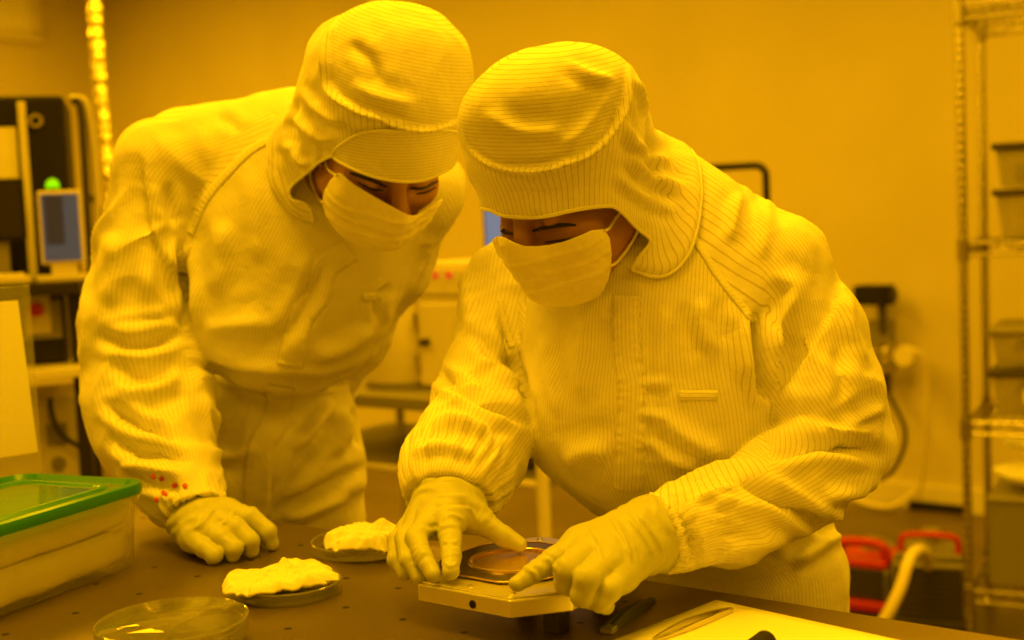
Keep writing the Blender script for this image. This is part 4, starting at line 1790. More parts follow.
# ---- dishes, wipes
def petri(c, r, h, label, lid, group=None):
    t = thing('petri_dish', (c[0], c[1], ZT), label, 'petri dish', group)
    w = .0016
    MB().lathe((c[0], c[1], ZT), [(.0001, .0), (r - .004, .0), (r, .002), (r, h), (r - w, h), (r - w, .003), (r - .005, w), (.0001, w)], 80).build('dish', M['clear2'], t, smooth=True)
    MB().tube([(c[0] + (r - w / 2) * math.cos(a), c[1] + (r - w / 2) * math.sin(a), ZT + h) for a in np.linspace(0, 2 * PI, 80, endpoint=False)], .0012, 6, closed=True).build('rim', M['clear'], t, smooth=True)
    if lid:
        R = r + .004
        z = ZT + .008
        MB().lathe((c[0], c[1], z), [(R, 0), (R, h - .001), (R - .003, h + .001), (.0001, h + .001), (.0001, h - .0004), (R - .004, h - .0004), (R - .0014, h - .003), (R - .0014, 0)], 80).build('lid', M['clear2'], t, smooth=True)
        MB().tube([(c[0] + (R - .001) * math.cos(a), c[1] + (R - .001) * math.sin(a), z + h) for a in np.linspace(0, 2 * PI, 80, endpoint=False)], .0012, 6, closed=True).build('lid_edge', M['clear'], t, smooth=True)
    return t


petri((-.337, 1.218), .068, .016, 'empty clear round petri dish with lid, nearest to the camera', True)
petri((-.252, 1.372), .056, .014, 'clear round petri dish under the crumpled white wipe in front of the resting gloved hand', False)
petri((-.188, 1.548), .066, .014, 'clear round petri dish behind, beside the spread fingers', False)


def wipe(name, c, rx, ry, z, seed, label, ang, peak=.02):
    """a crumpled folded cloth lying in a dish"""
    rs = np.random.default_rng(seed)
    n = 90
    s = np.linspace(-1, 1, n)
    X, Y = np.meshgrid(s, s, indexing='ij')
    p = np.stack([X.ravel(), Y.ravel(), np.full(n * n, seed * 3.1)], 1)
    sup = 1 + .16 * noise3(p * np.array([1.7, 1.7, 1]) + 4) + .12 * np.clip(noise3(p * np.array([3.4, 3.4, 1]) + 9), 0, 1)
    rr = np.maximum(np.abs(p[:, 0]), np.abs(p[:, 1]))
    ln = np.hypot(p[:, 0], p[:, 1]) + 1e-9
    q = p[:, :2] * (rr / ln * .95 + .05)[:, None] * sup[:, None]
    lip = np.clip((rr - .78) / .22, 0, 1)
    z_ = .012 * np.exp(-((p[:, 0] - .15) ** 2 + (p[:, 1] - .45) ** 2) / .05) + peak * (.62 + .30 * ridged(p * np.array([.8, 1.0, 1]) + 2) + .07 * ridged(p * np.array([2.6, 2.2, 1]))) * (1 - .55 * lip ** 2)
    z_ += .0022 * ridged(p * np.array([4, 3.4, 1])) + .0006 * noise3(p * np.array([16, 16, 1]))
    z_ = np.maximum(z_, .0035 + .003 * (noise3(p * 5) + 1) * lip)
    ca, sa = math.cos(ang), math.sin(ang)
    x, y = q[:, 0] * rx, q[:, 1] * ry
    V = np.stack([c[0] + ca * x - sa * y, c[1] + sa * x + ca * y, z + z_], 1)
    F = [(i * n + j, (i + 1) * n + j, (i + 1) * n + j + 1, i * n + j + 1) for i in range(n - 1) for j in range(n - 1)]
    o = new_mesh(name, V, F, M['wipe'])
    md = o.modifiers.new('layers', 'SOLIDIFY')
    md.thickness = .003
    md.offset = -1
    tag(o, label, 'wipe')
    return o


wipe('cleanroom_wipe', (-.264, 1.372), .060, .047, ZT + .006, 3, 'crumpled white wipe heaped in the dish in front of the resting gloved hand', math.radians(12), .022)
wipe('cleanroom_wipe', (-.180, 1.525), .052, .046, ZT + .006, 5, 'crumpled white wipe in the dish beside the gloved hand with spread fingers', math.radians(-25), .026)


# ---- food box with the green lid
def build_box():
    a = on_z(0, 618, ZT)
    b = on_z(142, 564, ZT)
    d = nrm(b - a)
    L, Wd, Hh = .34, .20, .088
    n = np.array([-d[1], d[0], 0])          # to the left, away from the visible side
    c = b - d * (L / 2 - .008) + n * (Wd / 2 - .008)
    m = frd([c[0], c[1], ZT], d)
    t = thing('storage_box', (c[0], c[1], ZT), 'clear plastic box with a green lid, at the left end of the table', 'box')

    def rr(l, w, r, z, k=8):
        out = []
        for cx, cy, a0 in ((l / 2 - r, w / 2 - r, 0), (-l / 2 + r, w / 2 - r, 90), (-l / 2 + r, -w / 2 + r, 180), (l / 2 - r, -w / 2 + r, 270)):
            for i in range(k + 1):
                q = math.radians(a0 + 90 * i / k)
                out.append((cx + r * math.cos(q), cy + r * math.sin(q), z))
        return out

    def loft(rings, closed_ends=True):
        V = [p for r in rings for p in r]
        k = len(rings[0])
        F = [(i * k + j, i * k + (j + 1) % k, (i + 1) * k + (j + 1) % k, (i + 1) * k + j) for i in range(len(rings) - 1) for j in range(k)]
        if closed_ends:
            F.append(tuple(range(k))[::-1])
            F.append(tuple((len(rings) - 1) * k + j for j in range(k)))
        return V, F
    x = MB(m)
    x.add(*loft([rr(L - .02, Wd - .02, .025, 0), rr(L - .012, Wd - .012, .028, .006), rr(L - .002, Wd - .002, .03, Hh), rr(L + .006, Wd + .006, .032, Hh), rr(L + .006, Wd + .006, .032, Hh - .008)], False))
    x.build('tub', M['frost'], t, smooth=True)
    y = MB(m)
    y.add(*loft([rr(L + .012, Wd + .012, .035, Hh + .000), rr(L + .014, Wd + .014, .036, Hh + .006), rr(L + .010, Wd + .010, .034, Hh + .012), rr(L - .004, Wd - .004, .03, Hh + .013),
                 rr(L - .012, Wd - .012, .028, Hh + .007), rr(L - .022, Wd - .022, .026, Hh + .007)], False))
    lid = y.build('lid', M['greenlid'], t, smooth=True)
    z = MB(m)
    z.add(*loft([rr(L - .02, Wd - .02, .026, Hh + .006), rr(L - .02, Wd - .02, .026, Hh + .0085)]))
    z.build('lid_panel', M['greenclear'], lid)
    MB(m).add(*loft([rr(L - .05, Wd - .05, .02, Hh + .0085), rr(L - .055, Wd - .055, .02, Hh + .011), rr(L - .065, Wd - .065, .018, Hh + .011), rr(L - .07, Wd - .07, .018, Hh + .0085)], False)).build('lid_rib', M['greenlid'], lid, smooth=True)
    # folded white packs inside
    def pack(x0, y0, z0, lx, ly, lz, label, seed):
        bm = bmesh.new()
        bmesh.ops.create_cube(bm, size=1)
        for v in bm.verts:
            v.co = Vector((v.co.x * lx, v.co.y * ly, v.co.z * lz))
        bmesh.ops.bevel(bm, geom=bm.edges[:], offset=min(lz * .45, .012), segments=4, profile=.5, affect='EDGES')
        bmesh.ops.subdivide_edges(bm, edges=[e for e in bm.edges if e.calc_length() > .03], cuts=10, use_grid_fill=True)
        bm.verts.index_update()
        V = np.array([v.co[:] for v in bm.verts])
        F = [tuple(v.index for v in f.verts) for f in bm.faces]
        bm.free()
        V = V + (noise3(V * 22 + seed) * .0035)[:, None] * np.array([.3, 1, .6])
        V = V + np.array([x0, y0, z0 + lz / 2])
        q = MB(m)
        q.add(V, F)
        o = q.build('wipe_pack', M['wipe'], None, smooth=True, auto=False)
        tag(o, label, 'wipe pack')
    pack(-.01, -.008, .006, .30, .165, .040, 'white folded wipe pack lying at the bottom of the green-lidded box', 2)
    pack(.0, -.004, .048, .305, .165, .034, 'white folded wipe pack lying on top inside the green-lidded box', 9)


build_box()


# ---- sheet of paper with tools, black tool
def flat_sheet(pts, z, th, name, m, label, cat):
    P = [on_z(u, v, z) for u, v in pts]
    b = MB()
    c = np.mean(P, 0)
    poly = [(p[0], p[1]) for p in P]
    a = sum(poly[i][0] * poly[(i + 1) % len(poly)][1] - poly[(i + 1) % len(poly)][0] * poly[i][1] for i in range(len(poly)))
    if a < 0:
        poly = poly[::-1]
    b.prism(poly, z, z + th)
    o = b.build(name, m)
    return tag(o, label, cat)


_a = on_z(716, 601, ZT)
_b1 = on_z(640, 644, ZT)
_c1 = on_z(880, 637, ZT)
d1 = nrm(_c1 - _a)
d2 = np.array([d1[1], -d1[0], 0])
V = []
n = 14
for i in range(n + 1):
    for j in range(n + 1):
        p = _a + d1 * .297 * i / n + d2 * .21 * j / n
        V.append((p[0], p[1], ZT + .0012 + .0008 * math.sin(i * .5) * math.sin(j * .4)))
F = [(i * (n + 1) + j, i * (n + 1) + j + 1, (i + 1) * (n + 1) + j + 1, (i + 1) * (n + 1) + j) for i in range(n) for j in range(n)]
o = new_mesh('paper_sheet', np.array(V), F, M['paper'])
md = o.modifiers.new('sheet', 'SOLIDIFY')
md.thickness = .0004
tag(o, 'white sheet of paper lying on the table in the lower right corner', 'paper')


def tweezers(p, q, name, m, label, gap, wid, hgt, z):
    """two sprung blades joined at the heel q, tips at p"""
    d = nrm(q - p)
    n_ = np.array([-d[1], d[0], 0])
    L = np.linalg.norm(q - p)
    t = thing(name, (p[0], p[1], z), label, 'tweezers')
    for s in (-1, 1):
        V, F = [], []
        k = 16
        for i in range(k + 1):
            x = i / k
            off = s * (gap * (4 * x * (1 - x)) ** .8 * (1 - .35 * x) + .0006 + .0012 * (1 - x))
            w = wid * (.25 + .75 * min(1, x * 2.2)) * (1 - .25 * max(0, x - .8) * 5)
            c = p + d * L * x + n_ * off
            for (a_, b_) in ((-1, 0), (1, 0), (1, 1), (-1, 1)):
                V.append(c + n_ * s * a_ * .0011 + np.array([0, 0, z - c[2] + (hgt * .5 - w * .5 if False else 0) + b_ * w]))
        for i in range(k):
            for j in range(4):
                F.append((i * 4 + j, i * 4 + (j + 1) % 4, (i + 1) * 4 + (j + 1) % 4, (i + 1) * 4 + j))
        F += [(3, 2, 1, 0), (k * 4, k * 4 + 1, k * 4 + 2, k * 4 + 3)]
        b = MB()
        b.add(V, F)
        b.build('blade', m, t, bevel=.0004)
    h = MB()
    h.box(np.array([q[0], q[1], z + wid * .35]) - d * .006, (.014, .0055, wid * .7), .001, M=np.stack([d, n_, [0, 0, 1.0]], 1))
    h.build('heel', m, t)
    return t


tweezers(on_z(655, 640, ZT + .002), on_z(731, 612, ZT + .002), 'metal_tweezers', M['steel'], 'slim steel tweezers lying on the white paper', .006, .006, .006, ZT + .0022)


def black_tool():
    p, q = on_z(607, 634, ZT), on_z(653, 602, ZT)
    d = nrm(q - p)
    n_ = np.array([-d[1], d[0], 0])
    L = float(np.linalg.norm(q - p))
    t = thing('plastic_tweezers', (p[0], p[1], ZT), 'dark plastic tweezers with ribbed pale tip, beside the right-hand glove', 'tweezers')
    R = np.stack([d, n_, [0, 0, 1.0]], 1)
    up = np.array([0, 0, 1.0])
    for s in (-1, 1):
        V, F = [], []
        k = 14
        for i in range(k + 1):
            x = i / k
            c = p + d * L * x + n_ * s * (.0016 + .0022 * (1 - x))
            w = .0042 * (1.0 - .15 * x) + .0012 * math.sin(PI * x)
            hgt = .005 + .006 * math.sin(PI * min(1, x * 1.1)) ** .7
            for (a_, b_) in ((-1, 0), (1, 0), (.8, 1), (-.8, 1)):
                V.append(c + n_ * a_ * w * .5 + up * b_ * hgt)
        for i in range(k):
            for j in range(4):
                F.append((i * 4 + j, i * 4 + (j + 1) % 4, (i + 1) * 4 + (j + 1) % 4, (i + 1) * 4 + j))
        F += [(3, 2, 1, 0), (k * 4, k * 4 + 1, k * 4 + 2, k * 4 + 3)]
        b = MB()
        b.add(V, F)
        b.build('blade', M['tool'], t, bevel=.0006)
    b = MB()
    b.box(p + d * .004 + up * .0035, (.012, .013, .006), .001, M=R)
    tip = b.build('tip', mat('olive_plastic', (.22, .22, .09), .5), t)
    b = MB()
    for i in range(4):
        b.box(p + d * .001 + n_ * (-.0045 + .003 * i) + up * .0064, (.008, .0012, .0016), M=R)
    b.build('rib', M['tool'], tip)


black_tool()
# end of a black marker reaching in over the paper
mk = thing('marker_pen', tuple(on_z(768, 662, ZT)), 'black marker pen on the paper, only its rounded end in view', 'pen')
_p = on_z(768, 654, ZT) + np.array([0, 0, .012])
_q = _p - E2 * .13 + E1 * .01
_dd = nrm(_q - _p)
MB().tube([_p + _dd * x for x in (0, .001, .004, .05, .05, .13)], [.004, .008, .0105, .0105, .0095, .0095], 20).build('barrel', M['black'], mk, smooth=True)
MB().tube([_p + _dd * x for x in (.06, .075)], [.0099, .0099], 20).build('band', M['grey'], mk, smooth=True)


# ---- printed sheet in an acrylic stand, left
def sign():
    d = 1.78
    a, b, c = JW(38, 452, d), JW(27, 291, d), JW(0, 462, d - .03)
    right = nrm([a[0] - c[0], a[1] - c[1], 0])
    n_ = np.array([right[1], -right[0], 0])          # towards the camera side
    if n_[1] > 0:
        n_ = -n_
    W_, H_ = .15, .218
    base = np.array([a[0], a[1], 0]) - right * W_ / 2
    m = frd([base[0], base[1], ZT], right)
    t = thing('sign_holder', (base[0], base[1], ZT), 'clear upright stand with a printed white sheet, left of the person at left', 'sign holder')
    z0 = a[2] - ZT
    tilt = math.radians(3)
    b = MB(m)
    b.box((0, .006, (z0 + H_ + .01) / 2), (W_ + .012, .003, H_ + z0 + .01), .001)
    b.build('acrylic_panel', M['clear'], t)
    MB(m).box((0, .03, .003), (W_ + .012, .09, .006), .002).build('base', M['clear'], t)
    s = MB(m)
    n = 10
    V, F = [], []
    for i in range(n + 1):
        for j in range(n + 1):
            V.append((-W_ / 2 + W_ * i / n - .012 * (j / n), .0 - .004 * math.sin(PI * i / n), z0 + H_ * j / n * .96))
    F = [(i * (n + 1) + j, (i + 1) * (n + 1) + j, (i + 1) * (n + 1) + j + 1, i * (n + 1) + j + 1) for i in range(n) for j in range(n)]
    s.add(V, F)
    sh = s.build('printed_sheet', M['paper'], t, smooth=True)
    k = MB(m)
    k.box((-.03, -.0055, z0 + .150), (.06, .0006, .05))
    k.build('printed_picture', M['ink'], sh)
    for i in range(6):
        k = MB(m)
        w = .09 - .012 * (i % 3)
        k.box((-.03, -.0052, z0 + .112 - .010 * i), (w * .8, .0005, .002))
        k.build('printed_line', M['ink'], sh)


sign()

# ================================================================== background equipment
def emit(name, col, s):
    m = mat(name, (.02, .02, .02), .3)
    b = m.node_tree.nodes['Principled BSDF']
    b.inputs['Emission Color'].default_value = (*col, 1)
    b.inputs['Emission Strength'].default_value = s
    return m


M['screen'] = emit('lit_screen', (.46, .47, .46), .10)
M['screen2'] = emit('dim_window', (.10, .09, .08), .12)
M['bluescreen'] = emit('blue_screen', (.42, .50, .70), .35)
M['green_led'] = emit('green_lamp', (.24, .85, .0), .95)
M['red_led'] = emit('red_lamp', (1.0, .06, .01), .7)


def on_line(u, v, o, d):
    """where direction (u, v) meets the upright plane through o along d"""
    n_ = np.array([-d[1], d[0], 0])
    r = to_world(J(u, v, 1)) - CAM
    return CAM + r * (((o - CAM) @ n_) / (r @ n_))


# ---- bench with white cabinet, drum, small display (seen between the two people)
ZB = .85
BP = on_z(437, 399, ZB)
bm_ = frd([BP[0], BP[1], 0], E1)


def bx(u, v):
    p = on_line(u, v, BP, E1)
    return float((p - BP) @ E1), float(p[2])


xl, _ = bx(535, 470)
_, zs = bx(545, 489)
xa = xl + .02
xb = -.75
bt = thing('side_bench', (BP[0], BP[1], 0), 'grey metal bench with tubular legs behind and between the two people', 'bench')
MB(bm_).box(((xa + xb) / 2, .32, ZB - .0175), (xa - xb, .66, .035), .004).build('bench_top', M['grey'], bt)
for x, y in ((xl, .03), (xl, .6), (xb + .05, .03), (xb + .05, .6), (-.11, .6)):
    b = MB(bm_)
    b.cyl((x, y, .03), (x, y, ZB - .03), .016, n=16)
    b.cyl((x, y, 0), (x, y, .03), .022, n=16)
    b.build('leg', M['cream'], bt, smooth=True)
b = MB(bm_)
b.box(((xl + xb) / 2, .32, zs), (xl - xb, .56, .022), .003)
b.build('lower_shelf', M['grey'], bt)
for y in (.03, .6):
    MB(bm_).cyl((xb + .05, y, zs + .0), (xl, y, zs), .012, n=12).build('rail', M['cream'], bt, smooth=True)

# things on the lower shelf
for i, (x, y, w_, h_, kind) in enumerate(((xl - .13, .25, .10, .13, 0), (xl - .30, .30, .12, .16, 1), (xl - .02 + .10, .34, .07, .11, 2))):
    if i == 2:
        x = xl - .03
    t = thing('pump_unit' if kind == 0 else 'supply_unit', tuple(bm_[:3, :3] @ [x, y, 0] + bm_[:3, 3] + [0, 0, zs + .011]),
              ['small dark unit with a round port on the lower bench shelf', 'dark finned unit on the lower bench shelf, left of the tubular leg', 'narrow dark unit on the lower bench shelf, beside the tubular leg'][i], 'equipment')
    MB(bm_).box((x, y, zs + .011 + h_ / 2), (w_, .2, h_), .006).build('case', M['dark'], t)
    for k in range(4):
        MB(bm_).box((x, y - .101, zs + .03 + h_ * .18 * k), (w_ * .7, .004, .008)).build('fin', M['grey'], t)
    MB(bm_).cyl((x + w_ * .2, y, zs + .011 + h_), (x + w_ * .2, y, zs + .03 + h_), .02, n=16).build('port', M['grey'], t, smooth=True)


def loop_tube(name, pts, r, m, label, cat, parent=None):
    o = MB().tube(smooth_poly(np.array(pts), 8), r, 10).build(name, m, parent, smooth=True)
    if label:
        tag(o, label, cat)
    return o


_q = lambda x, y, z: tuple(bm_[:3, :3] @ np.array([x, y, z], float) + bm_[:3, 3])
loop_tube('cable', [_q(xl - .28, .2, zs + .19), _q(xl - .22, .1, zs + .10), _q(xl - .20, .06, zs + .02), _q(xl - .15, .09, zs + .018), _q(xl - .08, .12, zs + .1), _q(xl - .05, .2, zs + .14)], .006, M['cable'], 'black cable looping in front of the units on the lower bench shelf', 'cable')

# cabinet
c0 = on_z(420, 389, ZB)
cx_, cy_ = float((c0 - BP) @ E1), float((c0 - BP) @ E2)
p_ = on_line(431, 262, c0, E1)
ch = float(p_[2]) - ZB
cw = .36
ct = thing('drying_cabinet', tuple(_q(cx_ + cw / 2, cy_ + .2, ZB)), 'beige bench cabinet with two small red lights, between the two people', 'cabinet')
MB(bm_).box((cx_ + cw / 2, cy_ + .2, ZB + ch / 2), (cw, .40, ch), .012).build('case', M['beige'], ct)
MB(bm_).box((cx_ + cw / 2, cy_ - .004, ZB + ch * .36), (cw - .03, .012, ch * .64), .004).build('door', M['cream'], ct)
MB(bm_).box((cx_ + cw / 2, cy_ - .003, ZB + ch * .85), (cw - .03, .008, ch * .2), .003).build('control_panel', M['cream'], ct)
MB(bm_).cyl(np.array([cx_ + .045, cy_ - .008, ZB + ch * .38]), np.array([cx_ + .045, cy_ - .035, ZB + ch * .38]), .011, n=18).build('knob', M['dark'], ct, smooth=True)
for dx in (.085, .135):
    MB(bm_).cyl(np.array([cx_ + dx, cy_ - .005, ZB + ch * .90]), np.array([cx_ + dx, cy_ - .016, ZB + ch * .90]), .009, n=16).build('red_light', M['red_led'], ct, smooth=True)
for dz in (.08, ch * .55):
    MB(bm_).box((cx_ + .01, cy_ - .012, ZB + dz), (.016, .012, .04), .002).build('hinge', M['steel'], ct)
# display on the cabinet
pz = ZB + ch
mp = on_line(490, 218, np.array(_q(cx_, cy_ + .12, 0)), E1)
mx0 = float((mp - BP) @ E1)
mt_ = thing('display', tuple(_q(mx0 + .14, cy_ + .12, pz)), 'small blue-lit display on top of the beige cabinet, mostly behind the hood', 'monitor')
MB(bm_).box((mx0 + .14, cy_ + .14, pz + .008), (.16, .12, .016), .004).build('base', M['dark'], mt_)
MB(bm_).box((mx0 + .14, cy_ + .15, pz + .05), (.04, .03, .08), .004).build('neck', M['dark'], mt_)
MB(bm_).box((mx0 + .14, cy_ + .125, pz + .12), (.32, .03, .20), .006).build('bezel', M['dark'], mt_)
MB(bm_).box((mx0 + .14, cy_ + .1085, pz + .12), (.295, .004, .175)).build('screen', M['bluescreen'], mt_)
# drum
dc = on_z(372, 392, ZB)
dx_, dy_ = float((dc - BP) @ E1), float((dc - BP) @ E2)
dt = thing('canister', tuple(_q(dx_ - .02, dy_ + .17, ZB)), 'large cream cylindrical canister on the bench, beside the beige cabinet', 'canister')
dcen = np.array([dx_ - .015, dy_ + .16, ZB])
MB(bm_).lathe(dcen, [(.112, .0), (.117, .006), (.117, .30), (.114, .305), (.0001, .305)], 64).build('drum', M['cream'], dt, smooth=True)
MB(bm_).lathe(dcen, [(.119, .296), (.122, .30), (.122, .325), (.116, .332), (.0001, .336)], 64).build('lid', M['cream'], dt, smooth=True)
MB(bm_).lathe(dcen, [(.1175, .004), (.1195, .004), (.1195, .02), (.1175, .02)], 64).build('base_band', M['grey'], dt, smooth=True)

# ---- trolley behind the shoulder of the person at the right
tp = JW(745, 300, 3.75)
td = nrm([.95, -.3, 0])
tm = frd([tp[0], tp[1], 0], td)
h0 = on_line(746, 166, tp, td)
wl = float((on_line(700, 170, tp, td) - tp) @ td)
wr = float((on_line(766, 176, tp, td) - tp) @ td)
zt_ = float(h0[2])
tt = thing('trolley', (tp[0], tp[1], 0), 'trolley with a black tubular push handle behind the bent right-hand person', 'trolley')
for s, x in enumerate((wl, wr)):
    pass
r_ = .03
pts = [(wl, 0, .75), (wl, 0, zt_ - r_)] + [(wl + r_ - r_ * math.cos(a), 0, zt_ - r_ + r_ * math.sin(a)) for a in np.linspace(.3, PI / 2, 5)] + \
      [(wr - r_ + r_ * math.sin(a), 0, zt_ - r_ + r_ * math.cos(a)) for a in np.linspace(0, 1.3, 5)] + [(wr, 0, zt_ - r_), (wr, 0, .75)]
MB(tm).tube(pts, .011, 14).build('handle', M['blackmetal'], tt, smooth=True)
for z in (.25, .75):
    MB(tm).box(((wl + wr) / 2, .22, z), (wr - wl + .06, .5, .03), .006).build('tray', M['dark'], tt)
for x in (wl, wr):
    for y in (0.0, .44):
        MB(tm).cyl((x, y, .10), (x, y, .78), .011, n=12).build('post', M['blackmetal'], tt, smooth=True)
        w_ = MB(tm).lathe((x, y, .05), [(.0001, -.012), (.04, -.012), (.05, -.008), (.05, .008), (.04, .012), (.0001, .012)], 24, axis=[[0, 1, 0], [0, 0, 1], [1, 0, 0]])
        w_.cyl((x, y, .05), (x, y, .11), .012, n=10)
        w_.build('caster', M['black'], tt, smooth=True)

# ---- wire shelving at the right
SA = math.radians(62.7)
S2 = np.array([math.cos(SA), math.sin(SA), 0])
S1 = np.array([S2[1], -S2[0], 0])
sp0 = JW(966, 420, 3.78)
sm_ = frd([sp0[0], sp0[1], 0], S1)
SD, SW = .45, 1.1
levels = []
for u, v in ((962, 12), (965, 243), (966.5, 422), (968, 594)):
    levels.append(float(to_world(J(u, v, 3.78))[2]))
top_z = levels[0] + .04
st = thing('wire_shelving', (sp0[0], sp0[1], 0), 'chromed wire shelving unit with four shelves at the right edge', 'shelving')
for x, y in ((0, 0), (0, SD), (SW, 0), (SW, SD)):
    b = MB(sm_)
    prof = [(.0001, 0), (.022, 0), (.022, .012), (.0127, .02)]
    z = .02
    while z < top_z - .03:
        prof += [(.0127, z + .004), (.0127, z + .0225), (.0120, z + .024), (.0127, z + .0254)]
        z += .0254
    prof += [(.0127, top_z - .012), (.016, top_z - .010), (.016, top_z), (.0001, top_z + .004)]
    b.lathe((x, y, 0), prof, 14)
    b.build('post', M['chrome'], st, smooth=True)
for z in levels:
    sh = MB(sm_)
    for y in (0, SD):
        for dz in (0, -.034):
            sh.tube([(0, y, z + dz), (SW, y, z + dz)], .0045, 8)
        k = int(SW / .055)
        pts = [(SW * i / k, y, z - (.034 if i % 2 else 0)) for i in range(k + 1)]
        sh.tube(pts, .0028, 6)
    for x in (0, SW):
        for dz in (0, -.034):
            sh.tube([(x, 0, z + dz), (x, SD, z + dz)], .0045, 8)
        k = int(SD / .055)
        sh.tube([(x, SD * i / k, z - (.034 if i % 2 else 0)) for i in range(k + 1)], .0028, 6)
    n_ = int(SW / .024)
    for i in range(1, n_):
        sh.tube([(SW * i / n_, 0, z + .004), (SW * i / n_, SD, z + .004)], .0024, 6)
    for y in (SD / 3, SD * 2 / 3):
        sh.tube([(0, y, z), (SW, y, z)], .0035, 6)
    so = sh.build('wire_shelf', M['chrome'], st, smooth=True)
    for x, y in ((0, 0), (0, SD), (SW, 0), (SW, SD)):
        MB(sm_).lathe((x, y, z - .05), [(.0135, 0), (.019, .002), (.0165, .062), (.0135, .064)], 18).build('collar', M['chrome'], so, smooth=True)


def qs(x, y, z):
    return tuple(sm_[:3, :3] @ np.array([x, y, z], float) + sm_[:3, 3])


def bin_(x, y, z, w_, d_, h_, label, m, lidm, lab, kind):
    t = thing('storage_bin', qs(x, y, z), label, 'bin', None)
    b = MB(sm_)
    k = .93
    V, F = [], []
    for zz, s in ((0, k), (h_, 1.0), (h_, .97), (.006, k * .97)):
        for (a, c) in ((-1, -1), (1, -1), (1, 1), (-1, 1)):
            V.append((x + a * w_ / 2 * s, y + c * d_ / 2 * s, z + zz))
    for i in range(3):
        for j in range(4):
            F.append((i * 4 + j, i * 4 + (j + 1) % 4, (i + 1) * 4 + (j + 1) % 4, (i + 1) * 4 + j))
    F += [(3, 2, 1, 0), (12, 13, 14, 15)]
    b.add(V, F)
    b.build('tub', m, t, bevel=.004)
    MB(sm_).box((x, y, z + h_ + .008), (w_ + .02, d_ + .02, .02), .006).build('lid', lidm, t)
    if lab:
        MB(sm_).box((x + lab[0], y - d_ / 2 - .004, z + lab[1]), (lab[2], .003, lab[3])).build('label_card', M['label'], t)
    if kind:
        MB(sm_).box((x, y, z + h_ * .35), (w_ * .8, d_ * .8, h_ * .5), .02).build('contents', kind, t)


z2, z3, z4 = levels[1] + .008, levels[2] + .008, levels[3] + .008
bin_(.30, .25, z2, .44, .34, .125, 'clear bin with yellow label card, lower of two on the second shelf', M['frost'], M['dark'], (-.07, .07, .10, .045), M['beige'])
bin_(.30, .25, z2 + .148, .44, .34, .11, 'clear bin with dark lid, upper of two on the second shelf', M['frost'], M['dark'], None, M['grey'])
bin_(.29, .25, z3, .46, .34, .115, 'clear bin with yellow label card, lower of two on the third shelf', M['frost'], M['dark'], (-.08, .06, .12, .04), M['beige'])
bin_(.29, .25, z3 + .138, .46, .34, .10, 'frosted bin with pale lid, upper of two on the third shelf', M['frost'], M['grey'], None, M['beige'])
bx_ = thing('carton', qs(.33, .25, z4), 'grey-brown box on the lowest shelf, under the white bags', 'box')
MB(sm_).box((.33, .23, z4 + .125), (.56, .36, .25), .004).build('case', M['grey'], bx_)
MB(sm_).box((.33, .23, z4 + .252), (.57, .37, .012), .003).build('lid', M['grey'], bx_)


def bag(x, y, z, lx, ly, lz, seed, label):
    f = lambda P: (lambda q: ell(q, np.zeros(3), np.eye(3), np.array([lx, ly, lz])) + .012 * ridged(q * 9 + seed) + .006 * noise3(q * 22 + seed))(P - np.array([0, 0, lz]))
    V, Q = surface(f, [-lx * 1.3, -ly * 1.3, -lz * .7], [lx * 1.3, ly * 1.3, lz * 2.9], .008)
    V, Fq = drop_small(V, [tuple(q) for q in Q], .3)
    V[:, 2] = np.maximum(V[:, 2], 0)
    W = V @ sm_[:3, :3].T + np.array(qs(x, y, z))
    o = new_mesh('folded_bag', W, Fq, M['wipe'])
    tag(o, label, 'bag')


bag(.30, .22, z4 + .262, .26, .16, .045, 3, 'crumpled white bag lying directly on the grey-brown box')
bag(.31, .24, z4 + .36, .24, .15, .04, 8, 'crumpled white bag on top of another white bag, lowest shelf')

